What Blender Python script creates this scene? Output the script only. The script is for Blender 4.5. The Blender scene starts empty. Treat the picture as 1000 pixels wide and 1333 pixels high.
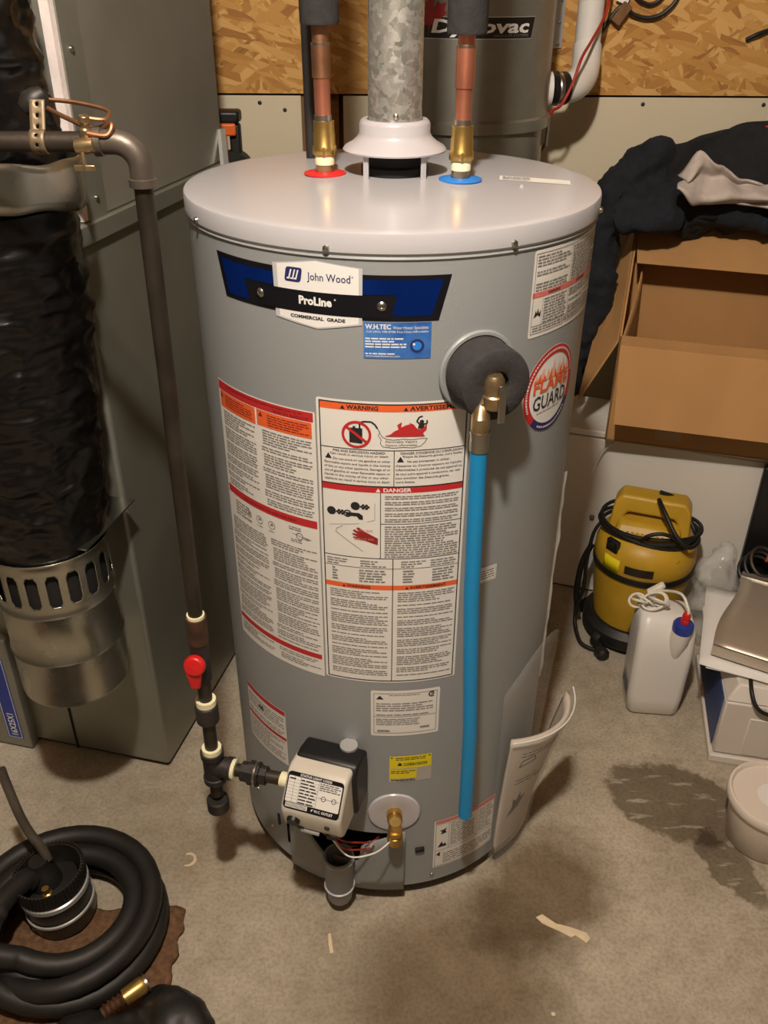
import bpy, bmesh, math, random
from mathutils import Vector, Matrix, noise
random.seed(7)
R_ = math.radians
scene = bpy.context.scene
COL = scene.collection

# ------------------------------------------------------------------ camera, light, exposure
F_PX, PITCH, ROLL = 1148.7, 31.30, 0.309
cam_d = bpy.data.cameras.new('camera')
cam_d.sensor_fit = 'VERTICAL'
cam_d.sensor_height = 24.0
cam_d.lens = F_PX / 1333.0 * 24.0
cam_d.clip_start = 0.02
cam = bpy.data.objects.new('camera', cam_d)
COL.objects.link(cam)
fw = Vector((0, math.cos(R_(PITCH)), -math.sin(R_(PITCH))))
rt = Vector((1, 0, 0)); up = rt.cross(fw)
r2 = rt * math.cos(R_(ROLL)) + up * math.sin(R_(ROLL))
u2 = up * math.cos(R_(ROLL)) - rt * math.sin(R_(ROLL))
m = Matrix((r2, u2, -fw)).transposed().to_4x4()
m.translation = Vector((-0.0089, -1.2748, 1.4167))
cam.matrix_world = m
scene.camera = cam

world = bpy.data.worlds.new('room_ambient'); scene.world = world
world.use_nodes = True
bg = world.node_tree.nodes['Background']
bg.inputs[0].default_value = (1.0, 0.86, 0.70, 1)
bg.inputs[1].default_value = 0.02

lamp_d = bpy.data.lights.new('ceiling_bulb', 'POINT')
lamp_d.energy = 128
lamp_d.color = (1.0, 0.925, 0.81)
lamp_d.shadow_soft_size = 0.045
lamp = bpy.data.objects.new('ceiling_bulb', lamp_d)
lamp.location = (-0.09, -1.08, 2.30)
COL.objects.link(lamp)

scene.view_settings.view_transform = 'Standard'
scene.view_settings.look = 'None'
scene.view_settings.gamma = 1.0
scene.view_settings.use_curve_mapping = False
scene.view_settings.exposure = 0.0

# ------------------------------------------------------------------ materials
def lin(c):
    return tuple((x / 12.92 if x <= 0.04045 else ((x + 0.055) / 1.055) ** 2.4) for x in c)
def rgb(r, g, b):
    return lin((r / 255, g / 255, b / 255))
MATS = {}
def mat(name, col, rough=0.5, metal=0.0, var=0.08, vscale=8.0, bump=0.0, bscale=60.0, col2=None, lo=0.35, hi=0.65,
        alpha=1.0, trans=0.0, stretch=(1, 1, 1), aniso=0.0, coat=0.0, rvar=0.0):
    """a Principled material with noise-driven colour variation and fine relief"""
    mt = bpy.data.materials.new(name); mt.use_nodes = True
    nt = mt.node_tree; N = nt.nodes; L = nt.links
    b = N['Principled BSDF']
    tc = N.new('ShaderNodeTexCoord'); mp = N.new('ShaderNodeMapping')
    mp.inputs['Scale'].default_value = stretch
    L.new(tc.outputs['Object'], mp.inputs['Vector'])
    nz = N.new('ShaderNodeTexNoise'); nz.inputs['Scale'].default_value = vscale; nz.inputs['Detail'].default_value = 5
    L.new(mp.outputs['Vector'], nz.inputs['Vector'])
    rp = N.new('ShaderNodeValToRGB')
    if col2 is None:
        c1 = tuple(max(0, x * (1 - var)) for x in col); c2 = tuple(min(1, x * (1 + var)) for x in col)
    else:
        c1, c2 = col, col2
    rp.color_ramp.elements[0].position = lo; rp.color_ramp.elements[0].color = (*c1, 1)
    rp.color_ramp.elements[1].position = hi; rp.color_ramp.elements[1].color = (*c2, 1)
    L.new(nz.outputs['Fac'], rp.inputs['Fac'])
    L.new(rp.outputs['Color'], b.inputs['Base Color'])
    b.inputs['Roughness'].default_value = rough; b.inputs['Metallic'].default_value = metal
    b.inputs['Alpha'].default_value = alpha
    b.inputs['Transmission Weight'].default_value = trans
    b.inputs['Anisotropic'].default_value = aniso
    b.inputs['Coat Weight'].default_value = coat
    if rvar:
        mr = N.new('ShaderNodeMapRange')
        mr.inputs['To Min'].default_value = max(0, rough - rvar); mr.inputs['To Max'].default_value = min(1, rough + rvar)
        L.new(nz.outputs['Fac'], mr.inputs['Value']); L.new(mr.outputs['Result'], b.inputs['Roughness'])
    if bump:
        n2 = N.new('ShaderNodeTexNoise'); n2.inputs['Scale'].default_value = bscale; n2.inputs['Detail'].default_value = 4
        L.new(mp.outputs['Vector'], n2.inputs['Vector'])
        bp = N.new('ShaderNodeBump'); bp.inputs['Strength'].default_value = bump; bp.inputs['Distance'].default_value = 0.002
        L.new(n2.outputs['Fac'], bp.inputs['Height']); L.new(bp.outputs['Normal'], b.inputs['Normal'])
    MATS[name] = mt
    return mt

M = {}
M['paint'] = mat('grey_heater_paint', rgb(150, 154, 156), 0.42, 0.0, 0.03, 3, 0.05, 250)
M['lid'] = mat('grey_lid_paint', rgb(184, 184, 189), 0.22, 0.0, 0.02, 3, 0.03, 30)
M['hood'] = mat('grey_hood_plastic', rgb(190, 188, 193), 0.30, 0.0, 0.03, 5)
M['panel'] = mat('grey_panel_paint', rgb(140, 143, 144), 0.45, 0.0, 0.04, 5)
M['black'] = mat('black_plastic', rgb(22, 22, 23), 0.45, 0, 0.2, 20)
M['cavity'] = mat('dark_steel', rgb(26, 24, 23), 0.85, 0.0, 0.3, 20)  # near-black tone for the burner opening, inner sleeves, seams and bases
M['screw'] = mat('zinc_screw', rgb(190, 188, 182), 0.28, 1.0, 0.05, 40)
M['paper'] = mat('label_paper', rgb(232, 230, 224), 0.5, 0, 0.02, 6)
M['ink'] = mat('black_ink', rgb(38, 36, 38), 0.55, 0, 0.08, 40)
M['greyink'] = mat('fine_print_ink', rgb(136, 133, 131), 0.6, 0, 0.15, 60)
M['red'] = mat('red_ink', rgb(196, 44, 48), 0.5, 0, 0.05, 12)
M['orange'] = mat('orange_ink', rgb(236, 104, 52), 0.5, 0, 0.05, 12)
M['pale'] = mat('pale_flame_ink', rgb(238, 190, 168), 0.5, 0, 0.05, 12)
M['pink'] = mat('pale_red_ink', rgb(222, 120, 112), 0.5, 0, 0.05, 12)
M['navy'] = mat('navy_ink', rgb(44, 44, 104), 0.5, 0, 0.06, 12)
M['badge'] = mat('blue_brushed_foil', rgb(18, 62, 168), 0.34, 0.75, 0.10, 30, stretch=(1, 1, 0.05), aniso=0.8)
M['badgeblack'] = mat('black_badge_film', rgb(20, 20, 26), 0.3, 0, 0.1, 12)
M['badgegrey'] = mat('grey_plate_film', rgb(196, 198, 200), 0.4, 0, 0.03, 12)
M['white'] = mat('white_print', rgb(238, 238, 236), 0.45, 0, 0.02, 12)
M['sticker'] = mat('blue_water_sticker', rgb(40, 92, 172), 0.35, 0, 0.0, 34, col2=rgb(74, 132, 205))
M['yellow'] = mat('yellow_sticker', rgb(232, 214, 28), 0.45, 0, 0.04, 12)
M['foil'] = mat('silver_foil_sticker', rgb(205, 206, 204), 0.3, 0.55, 0.03, 12)
M['foam'] = mat('grey_pipe_foam', rgb(54, 52, 53), 0.95, 0, 0.12, 90, 0.5, 180)
M['copper'] = mat('copper_pipe', rgb(226, 146, 118), 0.38, 0.85, 0.10, 14, rvar=0.12)
M['copper_old'] = mat('tarnished_copper', rgb(156, 112, 82), 0.45, 0.85, 0.25, 22, rvar=0.12)
M['brass'] = mat('brass', rgb(204, 168, 98), 0.34, 0.9, 0.12, 24)
M['nickel'] = mat('tarnished_nickel_brass', rgb(190, 166, 128), 0.34, 0.9, 0.25, 40)
M['solder'] = mat('solder', rgb(196, 188, 178), 0.3, 1.0, 0.08, 30)
M['ptfe'] = mat('cream_thread_tape', rgb(240, 236, 196), 0.6, 0, 0.06, 40, 0.2, 200)
M['redring'] = mat('red_ring_plastic', rgb(222, 44, 48), 0.4, 0, 0.04, 20)
M['bluering'] = mat('blue_ring_plastic', rgb(44, 132, 224), 0.4, 0, 0.04, 20)
M['pex'] = mat('blue_pex_tube', rgb(20, 142, 204), 0.42, 0, 0.04, 10)
M['ctrl'] = mat('ivory_control_plastic', rgb(206, 200, 186), 0.45, 0, 0.03, 14)
M['wire_red'] = mat('red_wire', rgb(168, 44, 34), 0.5, 0, 0.1, 30)
M['wire_white'] = mat('white_wire', rgb(232, 228, 216), 0.5, 0, 0.05, 30)
M['wire_black'] = mat('black_wire', rgb(24, 23, 22), 0.5, 0, 0.1, 30)
M['pouch'] = mat('clear_plastic_pouch', rgb(222, 222, 216), 0.16, 0, 0.03, 20, 0.25, 25, alpha=0.13)
M['manual'] = mat('manual_paper', rgb(196, 186, 172), 0.6, 0, 0.05, 14)
M['iron'] = mat('black_iron_pipe', rgb(62, 55, 47), 0.5, 0.55, 0.25, 18, 0.25, 120, rvar=0.1)
M['iron2'] = mat('black_iron_fitting', rgb(58, 54, 52), 0.55, 0.5, 0.25, 26, 0.3, 140)
M['elbow'] = mat('worn_iron_elbow', rgb(104, 96, 88), 0.45, 0.6, 0.15, 26, 0.2, 140)
M['rust'] = mat('rusty_iron', rgb(82, 58, 42), 0.7, 0.3, 0.35, 30, 0.4, 100)
M['redplastic'] = mat('red_valve_handle', rgb(208, 34, 32), 0.38, 0, 0.05, 20)
M['galv_wall'] = mat('galvanised_cabinet', rgb(144, 145, 135), 0.42, 0.6, 0.10, 4, 0.05, 60, rvar=0.06)
M['galv_dark'] = mat('dull_plenum_steel', rgb(146, 144, 134), 0.5, 0.5, 0.10, 5, 0.05, 60, rvar=0.06)
M['galv'] = mat('bright_galvanised_sheet', rgb(176, 175, 164), 0.27, 0.97, 0.12, 12, 0.05, 40, rvar=0.08)
M['insul'] = mat('white_duct_liner', rgb(236, 224, 220), 0.8, 0, 0.06, 30, 0.4, 120)
M['ductblack'] = mat('black_duct_film', rgb(9, 8, 8), 0.30, 0, 0.15, 8, 0.5, 30, stretch=(1, 1, 3))
M['strap'] = mat('dirty_hanger_strap', rgb(138, 120, 96), 0.5, 0.5, 0.22, 40)
M['wallboard'] = mat('cream_drywall', rgb(212, 200, 174), 0.9, 0, 0.03, 3, 0.1, 140)
M['bare'] = mat('bare_foundation_wall', rgb(112, 104, 92), 0.9, 0, 0.08, 3, 0.2, 60)
M['stud'] = mat('brown_lumber', rgb(122, 88, 56), 0.8, 0, 0.2, 5, 0.2, 60, stretch=(8, 8, 1))
M['canister'] = mat('silver_grey_canister', rgb(140, 138, 128), 0.34, 0.45, 0.06, 30, 0.02, 200)
M['pvc'] = mat('white_pvc', rgb(226, 222, 216), 0.35, 0, 0.03, 8)
M['card'] = mat('brown_cardboard', rgb(178, 134, 84), 0.85, 0, 0.06, 9, 0.15, 60, stretch=(1, 1, 0.25))
M['cardedge'] = mat('cardboard_cut_edge', rgb(200, 160, 110), 0.9, 0, 0.15, 120)
M['tape'] = mat('packing_tape', rgb(166, 130, 86), 0.25, 0, 0.05, 10)
M['chest'] = mat('white_enamel', rgb(224, 220, 210), 0.4, 0, 0.03, 5)
M['cloth'] = mat('black_cloth', rgb(24, 24, 28), 0.95, 0, 0.3, 40, 0.5, 300)
M['cloth2'] = mat('dark_navy_cloth', rgb(22, 27, 34), 0.95, 0, 0.3, 40, 0.5, 300)
M['greycloth'] = mat('pale_grey_cloth', rgb(192, 180, 172), 0.95, 0, 0.06, 60, 0.4, 300)
M['ryellow'] = mat('yellow_vac_plastic', rgb(194, 154, 42), 0.45, 0, 0.09, 12)
M['rubber'] = mat('black_rubber', rgb(28, 27, 25), 0.5, 0, 0.2, 30)
M['hose'] = mat('black_rubber_hose', rgb(30, 28, 25), 0.55, 0, 0.18, 30, 0.12, 120)
M['jug'] = mat('white_jug_plastic', rgb(226, 224, 218), 0.36, 0, 0.02, 8)
M['jugdark'] = mat('printed_jug_label', rgb(150, 150, 150), 0.4, 0, 0.3, 60)
M['bluecap'] = mat('blue_cap_plastic', rgb(40, 62, 150), 0.4, 0, 0.05, 20)
M['bag'] = mat('clear_poly_bag', rgb(232, 232, 228), 0.12, 0, 0.05, 30, 0.5, 40, alpha=0.30)
M['case'] = mat('off_white_case_plastic', rgb(216, 208, 198), 0.45, 0, 0.03, 8)
M['casblue'] = mat('blue_side_film', rgb(48, 72, 128), 0.5, 0, 0.15, 60)
M['sheet'] = mat('white_sheet_paper', rgb(236, 234, 230), 0.8, 0, 0.02, 12)
M['steel'] = mat('stainless_tray', rgb(196, 184, 168), 0.42, 0.55, 0.05, 14, rvar=0.05)
M['bucket'] = mat('white_bucket_plastic', rgb(222, 212, 200), 0.36, 0, 0.03, 8)
M['slab'] = mat('black_laminate', rgb(17, 17, 18), 0.5, 0, 0.2, 12)
M['carpet'] = mat('brown_carpet_backing', rgb(104, 76, 52), 0.95, 0, 0.3, 90, 0.9, 200)
M['chip'] = mat('dried_cream_filler', rgb(222, 204, 172), 0.85, 0, 0.06, 60, 0.4, 120)
M['orangeplastic'] = mat('orange_tool_plastic', rgb(214, 98, 40), 0.45, 0, 0.08, 20)
M['blacklabel'] = mat('black_logo_film', rgb(32, 28, 28), 0.35, 0, 0.1, 20)
M['mapleleaf'] = mat('maroon_leaf_ink', rgb(150, 36, 34), 0.4, 0, 0.08, 20)
M['wood_panel_edge'] = mat('osb_cut_edge', rgb(150, 104, 52), 0.9, 0, 0.3, 60)
M['mag'] = mat('magnesium_dark_can', rgb(84, 80, 74), 0.38, 0.8, 0.2, 18)

def spangle():
    mt = bpy.data.materials.new('spangled_galvanised_flue'); mt.use_nodes = True
    N = mt.node_tree.nodes; L = mt.node_tree.links; b = N['Principled BSDF']
    tc = N.new('ShaderNodeTexCoord')
    v = N.new('ShaderNodeTexVoronoi'); v.inputs['Scale'].default_value = 150
    n = N.new('ShaderNodeTexNoise'); n.inputs['Scale'].default_value = 60; n.inputs['Detail'].default_value = 3
    mx = N.new('ShaderNodeMixRGB'); mx.blend_type = 'ADD'; mx.inputs[0].default_value = 0.02
    L.new(tc.outputs['Object'], mx.inputs[1]); L.new(n.outputs['Color'], mx.inputs[2]); L.new(tc.outputs['Object'], n.inputs['Vector'])
    L.new(mx.outputs[0], v.inputs['Vector'])
    bw = N.new('ShaderNodeSeparateColor'); L.new(v.outputs['Color'], bw.inputs[0])
    rp = N.new('ShaderNodeValToRGB')
    rp.color_ramp.elements[0].color = (*rgb(168, 168, 160), 1); rp.color_ramp.elements[1].color = (*rgb(214, 212, 204), 1)
    L.new(bw.outputs[0], rp.inputs[0]); L.new(rp.outputs[0], b.inputs['Base Color'])
    mr = N.new('ShaderNodeMapRange'); mr.inputs['To Min'].default_value = 0.22; mr.inputs['To Max'].default_value = 0.5
    L.new(bw.outputs[1], mr.inputs['Value']); L.new(mr.outputs[0], b.inputs['Roughness'])
    b.inputs['Metallic'].default_value = 0.7
    bp = N.new('ShaderNodeBump'); bp.inputs['Strength'].default_value = 0.12; bp.inputs['Distance'].default_value = 0.002
    L.new(bw.outputs[2], bp.inputs['Height']); L.new(bp.outputs[0], b.inputs['Normal'])
    return mt
M['spangle'] = spangle()

def osb():
    """pressed strand board: layers of long thin flakes lying in different directions"""
    mt = bpy.data.materials.new('strand_board'); mt.use_nodes = True
    N = mt.node_tree.nodes; L = mt.node_tree.links; b = N['Principled BSDF']
    tc = N.new('ShaderNodeTexCoord')
    cols = []; 
    for k, (ang, sc, seed) in enumerate([(95, (15, 1, 74), 0.0), (10, (15, 1, 76), 3.1), (52, (16, 1, 80), 7.7), (-33, (15, 1, 74), 12.2), (18, (17, 1, 84), 17.9)]):
        mp = N.new('ShaderNodeMapping'); mp.vector_type = 'TEXTURE'
        mp.inputs['Rotation'].default_value = (0, R_(ang), 0); mp.inputs['Location'].default_value = (seed, 0, seed * 0.7)
        L.new(tc.outputs['Object'], mp.inputs['Vector'])
        wn = N.new('ShaderNodeTexNoise'); wn.inputs['Scale'].default_value = 14
        L.new(mp.outputs['Vector'], wn.inputs['Vector'])
        ad = N.new('ShaderNodeMixRGB'); ad.blend_type = 'ADD'; ad.inputs[0].default_value = 0.018
        L.new(mp.outputs['Vector'], ad.inputs[1]); L.new(wn.outputs['Color'], ad.inputs[2])
        ms = N.new('ShaderNodeMapping'); ms.inputs['Scale'].default_value = sc
        L.new(ad.outputs[0], ms.inputs['Vector'])
        v = N.new('ShaderNodeTexVoronoi'); v.inputs['Scale'].default_value = 1.0
        L.new(ms.outputs['Vector'], v.inputs['Vector'])
        s = N.new('ShaderNodeSeparateColor'); L.new(v.outputs['Color'], s.inputs[0])
        # grain along the flake
        gm = N.new('ShaderNodeMapping'); gm.inputs['Scale'].default_value = (20, 1, 420); L.new(mp.outputs['Vector'], gm.inputs['Vector'])
        g = N.new('ShaderNodeTexNoise'); g.inputs['Scale'].default_value = 1; L.new(gm.outputs['Vector'], g.inputs['Vector'])
        cols.append((s, g))
    def mixf(a, bb, f):
        mx = N.new('ShaderNodeMix'); mx.data_type = 'FLOAT'
        L.new(f, mx.inputs[0]); L.new(a, mx.inputs[2]); L.new(bb, mx.inputs[3]); return mx.outputs[0]
    def gt(x, t):
        q = N.new('ShaderNodeMath'); q.operation = 'GREATER_THAN'; L.new(x, q.inputs[0]); q.inputs[1].default_value = t; return q.outputs[0]
    tone = cols[0][0].outputs[0]; grain = cols[0][1].outputs[0]
    for s, g in cols[1:]:
        f = gt(s.outputs[1], 0.60)
        tone = mixf(tone, s.outputs[0], f); grain = mixf(grain, g.outputs[0], f)
    mm = N.new('ShaderNodeMath'); mm.operation = 'MULTIPLY_ADD'; L.new(grain, mm.inputs[0]); mm.inputs[1].default_value = 0.35
    L.new(tone, mm.inputs[2])
    rp = N.new('ShaderNodeValToRGB'); e = rp.color_ramp.elements
    e[0].position = 0.08; e[0].color = (*rgb(138, 92, 44), 1); e[1].position = 1.0; e[1].color = (*rgb(214, 168, 102), 1)
    for p, c in [(0.25, (172, 120, 58)), (0.5, (188, 136, 68)), (0.78, (198, 148, 78))]:
        x = e.new(p); x.color = (*rgb(*c), 1)
    L.new(mm.outputs[0], rp.inputs[0]); L.new(rp.outputs[0], b.inputs['Base Color'])
    b.inputs['Roughness'].default_value = 0.75
    bp = N.new('ShaderNodeBump'); bp.inputs['Strength'].default_value = 0.5; bp.inputs['Distance'].default_value = 0.0015
    L.new(mm.outputs[0], bp.inputs['Height']); L.new(bp.outputs[0], b.inputs['Normal'])
    return mt
M['osb'] = osb()

def concrete():
    mt = bpy.data.materials.new('stained_concrete'); mt.use_nodes = True
    N = mt.node_tree.nodes; L = mt.node_tree.links; b = N['Principled BSDF']
    tc = N.new('ShaderNodeTexCoord')
    def nz(scale, det=6, rough=0.6):
        n = N.new('ShaderNodeTexNoise'); n.inputs['Scale'].default_value = scale; n.inputs['Detail'].default_value = det
        n.inputs['Roughness'].default_value = rough; L.new(tc.outputs['Object'], n.inputs['Vector']); return n
    n1 = nz(3.0); n2 = nz(26.0); n3 = nz(150.0, 3)
    r1 = N.new('ShaderNodeValToRGB'); e = r1.color_ramp.elements
    e[0].position = 0.3; e[0].color = (*rgb(160, 150, 131), 1); e[1].position = 0.7; e[1].color = (*rgb(200, 190, 171), 1)
    L.new(n1.outputs['Fac'], r1.inputs[0])
    r2 = N.new('ShaderNodeValToRGB'); e = r2.color_ramp.elements
    e[0].position = 0.3; e[0].color = (0.80, 0.78, 0.76, 1); e[1].position = 0.62; e[1].color = (1, 1, 1, 1)
    L.new(n2.outputs['Fac'], r2.inputs[0])
    mu = N.new('ShaderNodeMixRGB'); mu.blend_type = 'MULTIPLY'; mu.inputs[0].default_value = 0.9
    L.new(r1.outputs[0], mu.inputs[1]); L.new(r2.outputs[0], mu.inputs[2])
    r3 = N.new('ShaderNodeValToRGB'); e = r3.color_ramp.elements
    e[0].position = 0.34; e[0].color = (0.72, 0.70, 0.68, 1); e[1].position = 0.58; e[1].color = (1, 1, 1, 1)
    L.new(n3.outputs['Fac'], r3.inputs[0])
    mu2 = N.new('ShaderNodeMixRGB'); mu2.blend_type = 'MULTIPLY'; mu2.inputs[0].default_value = 0.8
    L.new(mu.outputs[0], mu2.inputs[1]); L.new(r3.outputs[0], mu2.inputs[2])
    out = mu2.outputs[0]; wetmask = None
    def blob(cx, cy, rx, ry, rot, edge, warp, wscale):
        """soft-edged irregular stain: ellipse distance in world metres, warped by noise"""
        wn = nz(wscale, 8, 0.65)
        ad = N.new('ShaderNodeVectorMath'); ad.operation = 'MULTIPLY_ADD'
        sub = N.new('ShaderNodeVectorMath'); sub.operation = 'SUBTRACT'; sub.inputs[1].default_value = (0.5, 0.5, 0.5)
        L.new(wn.outputs['Color'], sub.inputs[0])
        L.new(sub.outputs[0], ad.inputs[0]); ad.inputs[1].default_value = (warp, warp, 0); L.new(tc.outputs['Object'], ad.inputs[2])
        mp = N.new('ShaderNodeMapping'); mp.vector_type = 'TEXTURE'
        mp.inputs['Location'].default_value = (cx, cy, 0); mp.inputs['Rotation'].default_value = (0, 0, R_(rot)); mp.inputs['Scale'].default_value = (rx, ry, 1)
        L.new(ad.outputs[0], mp.inputs['Vector'])
        ln = N.new('ShaderNodeVectorMath'); ln.operation = 'LENGTH'; L.new(mp.outputs[0], ln.inputs[0])
        mr = N.new('ShaderNodeMapRange'); mr.inputs['From Min'].default_value = 1 - edge; mr.inputs['From Max'].default_value = 1 + edge
        mr.inputs['To Min'].default_value = 1; mr.inputs['To Max'].default_value = 0
        L.new(ln.outputs['Value'], mr.inputs['Value']); return mr.outputs[0]
    def tint(base, mask, col, amt):
        q = N.new('ShaderNodeMath'); q.operation = 'MULTIPLY'; L.new(mask, q.inputs[0]); q.inputs[1].default_value = amt
        mx = N.new('ShaderNodeMixRGB'); mx.blend_type = 'MULTIPLY'; mx.inputs[2].default_value = (*col, 1)
        L.new(q.outputs[0], mx.inputs[0]); L.new(base, mx.inputs[1]); return mx.outputs[0]
    # water and dirt stains on the slab
    wet = blob(0.585, -0.065, 0.150, 0.090, -22, 0.06, 0.11, 11)
    # brushed gaps where the water did not take
    sm2 = N.new('ShaderNodeMapping'); sm2.inputs['Rotation'].default_value = (0, 0, R_(48)); sm2.inputs['Scale'].default_value = (16, 70, 1); L.new(tc.outputs['Object'], sm2.inputs['Vector'])
    sn2 = N.new('ShaderNodeTexNoise'); sn2.inputs['Scale'].default_value = 1.0; sn2.inputs['Detail'].default_value = 3; L.new(sm2.outputs[0], sn2.inputs['Vector'])
    sr = N.new('ShaderNodeMapRange'); sr.inputs['From Min'].default_value = 0.60; sr.inputs['From Max'].default_value = 0.66; sr.inputs['To Min'].default_value = 1.0; sr.inputs['To Max'].default_value = 0.25
    L.new(sn2.outputs['Fac'], sr.inputs['Value'])
    def brush(mk):
        q = N.new('ShaderNodeMath'); q.operation = 'MULTIPLY'; L.new(mk, q.inputs[0]); L.new(sr.outputs[0], q.inputs[1]); return q.outputs[0]
    wet = brush(wet)
    wet2 = blob(0.640, -0.215, 0.090, 0.036, -68, 0.08, 0.08, 16)
    wet3 = blob(0.585, -0.075, 0.16, 0.11, -22, 0.10, 0.30, 26)
    out = tint(out, wet, (0.36, 0.33, 0.28), 0.88)
    wet2 = brush(wet2)
    out = tint(out, wet2, (0.36, 0.33, 0.28), 0.85)
    out = tint(out, wet3, (0.75, 0.72, 0.68), 0.45)
    out = tint(out, blob(0.285, -0.265, 0.14, 0.10, 35, 0.28, 0.18, 7), (0.42, 0.35, 0.27), 0.95)
    out = tint(out, blob(0.115, -0.435, 0.175, 0.15, 10, 0.30, 0.2, 6), (0.44, 0.37, 0.29), 0.92)
    out = tint(out, blob(-0.36, -0.19, 0.05, 0.06, 0, 0.6, 0.1, 12), (0.8, 0.76, 0.7), 0.6)
    out = tint(out, blob(-0.30, 0.02, 0.25, 0.25, 0, 0.6, 0.3, 5), (0.86, 0.83, 0.79), 0.6)
    L.new(out, b.inputs['Base Color'])
    ro = N.new('ShaderNodeMapRange'); ro.inputs['To Min'].default_value = 0.85; ro.inputs['To Max'].default_value = 0.5
    L.new(wet, ro.inputs['Value']); L.new(ro.outputs[0], b.inputs['Roughness'])
    bp = N.new('ShaderNodeBump'); bp.inputs['Strength'].default_value = 0.25; bp.inputs['Distance'].default_value = 0.002
    L.new(n3.outputs['Fac'], bp.inputs['Height']); L.new(bp.outputs[0], b.inputs['Normal'])
    return mt
M['concrete'] = concrete()

# ------------------------------------------------------------------ building helpers
ORG = {}
def thing(name, label, cat, loc=(0, 0, 0), group=None):
    """an Empty at a thing's base that parents its parts"""
    o = bpy.data.objects.new(name, None); COL.objects.link(o)
    o.location = loc; o.empty_display_size = 0.05
    o['label'] = label; o['category'] = cat
    if group: o['group'] = group
    ORG[o.name] = Vector(loc)
    return o
def tag(o, label, cat, group=None):
    o['label'] = label; o['category'] = cat
    if group: o['group'] = group
    return o
def org(parent):
    return ORG.get(parent.name, Vector((0, 0, 0))) if parent else Vector((0, 0, 0))
def link(name, me, m, parent=None, smooth=40, bevel=0.0, bseg=2, solid=0.0, subsurf=0):
    """link a mesh whose vertices are in world metres, under its thing or part"""
    o = bpy.data.objects.new(name, me); COL.objects.link(o)
    off = org(parent)
    if off.length: me.transform(Matrix.Translation(-off))
    if parent:
        o.parent = parent; ORG[o.name] = off
    if m: me.materials.append(m)
    if smooth and me.polygons:
        me.shade_smooth(); me.set_sharp_from_angle(angle=R_(smooth))
    if solid:
        md = o.modifiers.new('thickness', 'SOLIDIFY'); md.thickness = solid; md.offset = 0
    if bevel:
        md = o.modifiers.new('edge', 'BEVEL'); md.width = bevel; md.segments = bseg; md.limit_method = 'ANGLE'; md.angle_limit = R_(30)
    if subsurf:
        md = o.modifiers.new('round', 'SUBSURF'); md.levels = subsurf; md.render_levels = subsurf
    return o
def frame(axis, ref=Vector((0, 0, 1))):
    a = axis.normalized()
    if abs(a.dot(ref)) > 0.97: ref = Vector((1, 0, 0))
    x = ref.cross(a).normalized(); y = a.cross(x)
    return x, y, a
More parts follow.
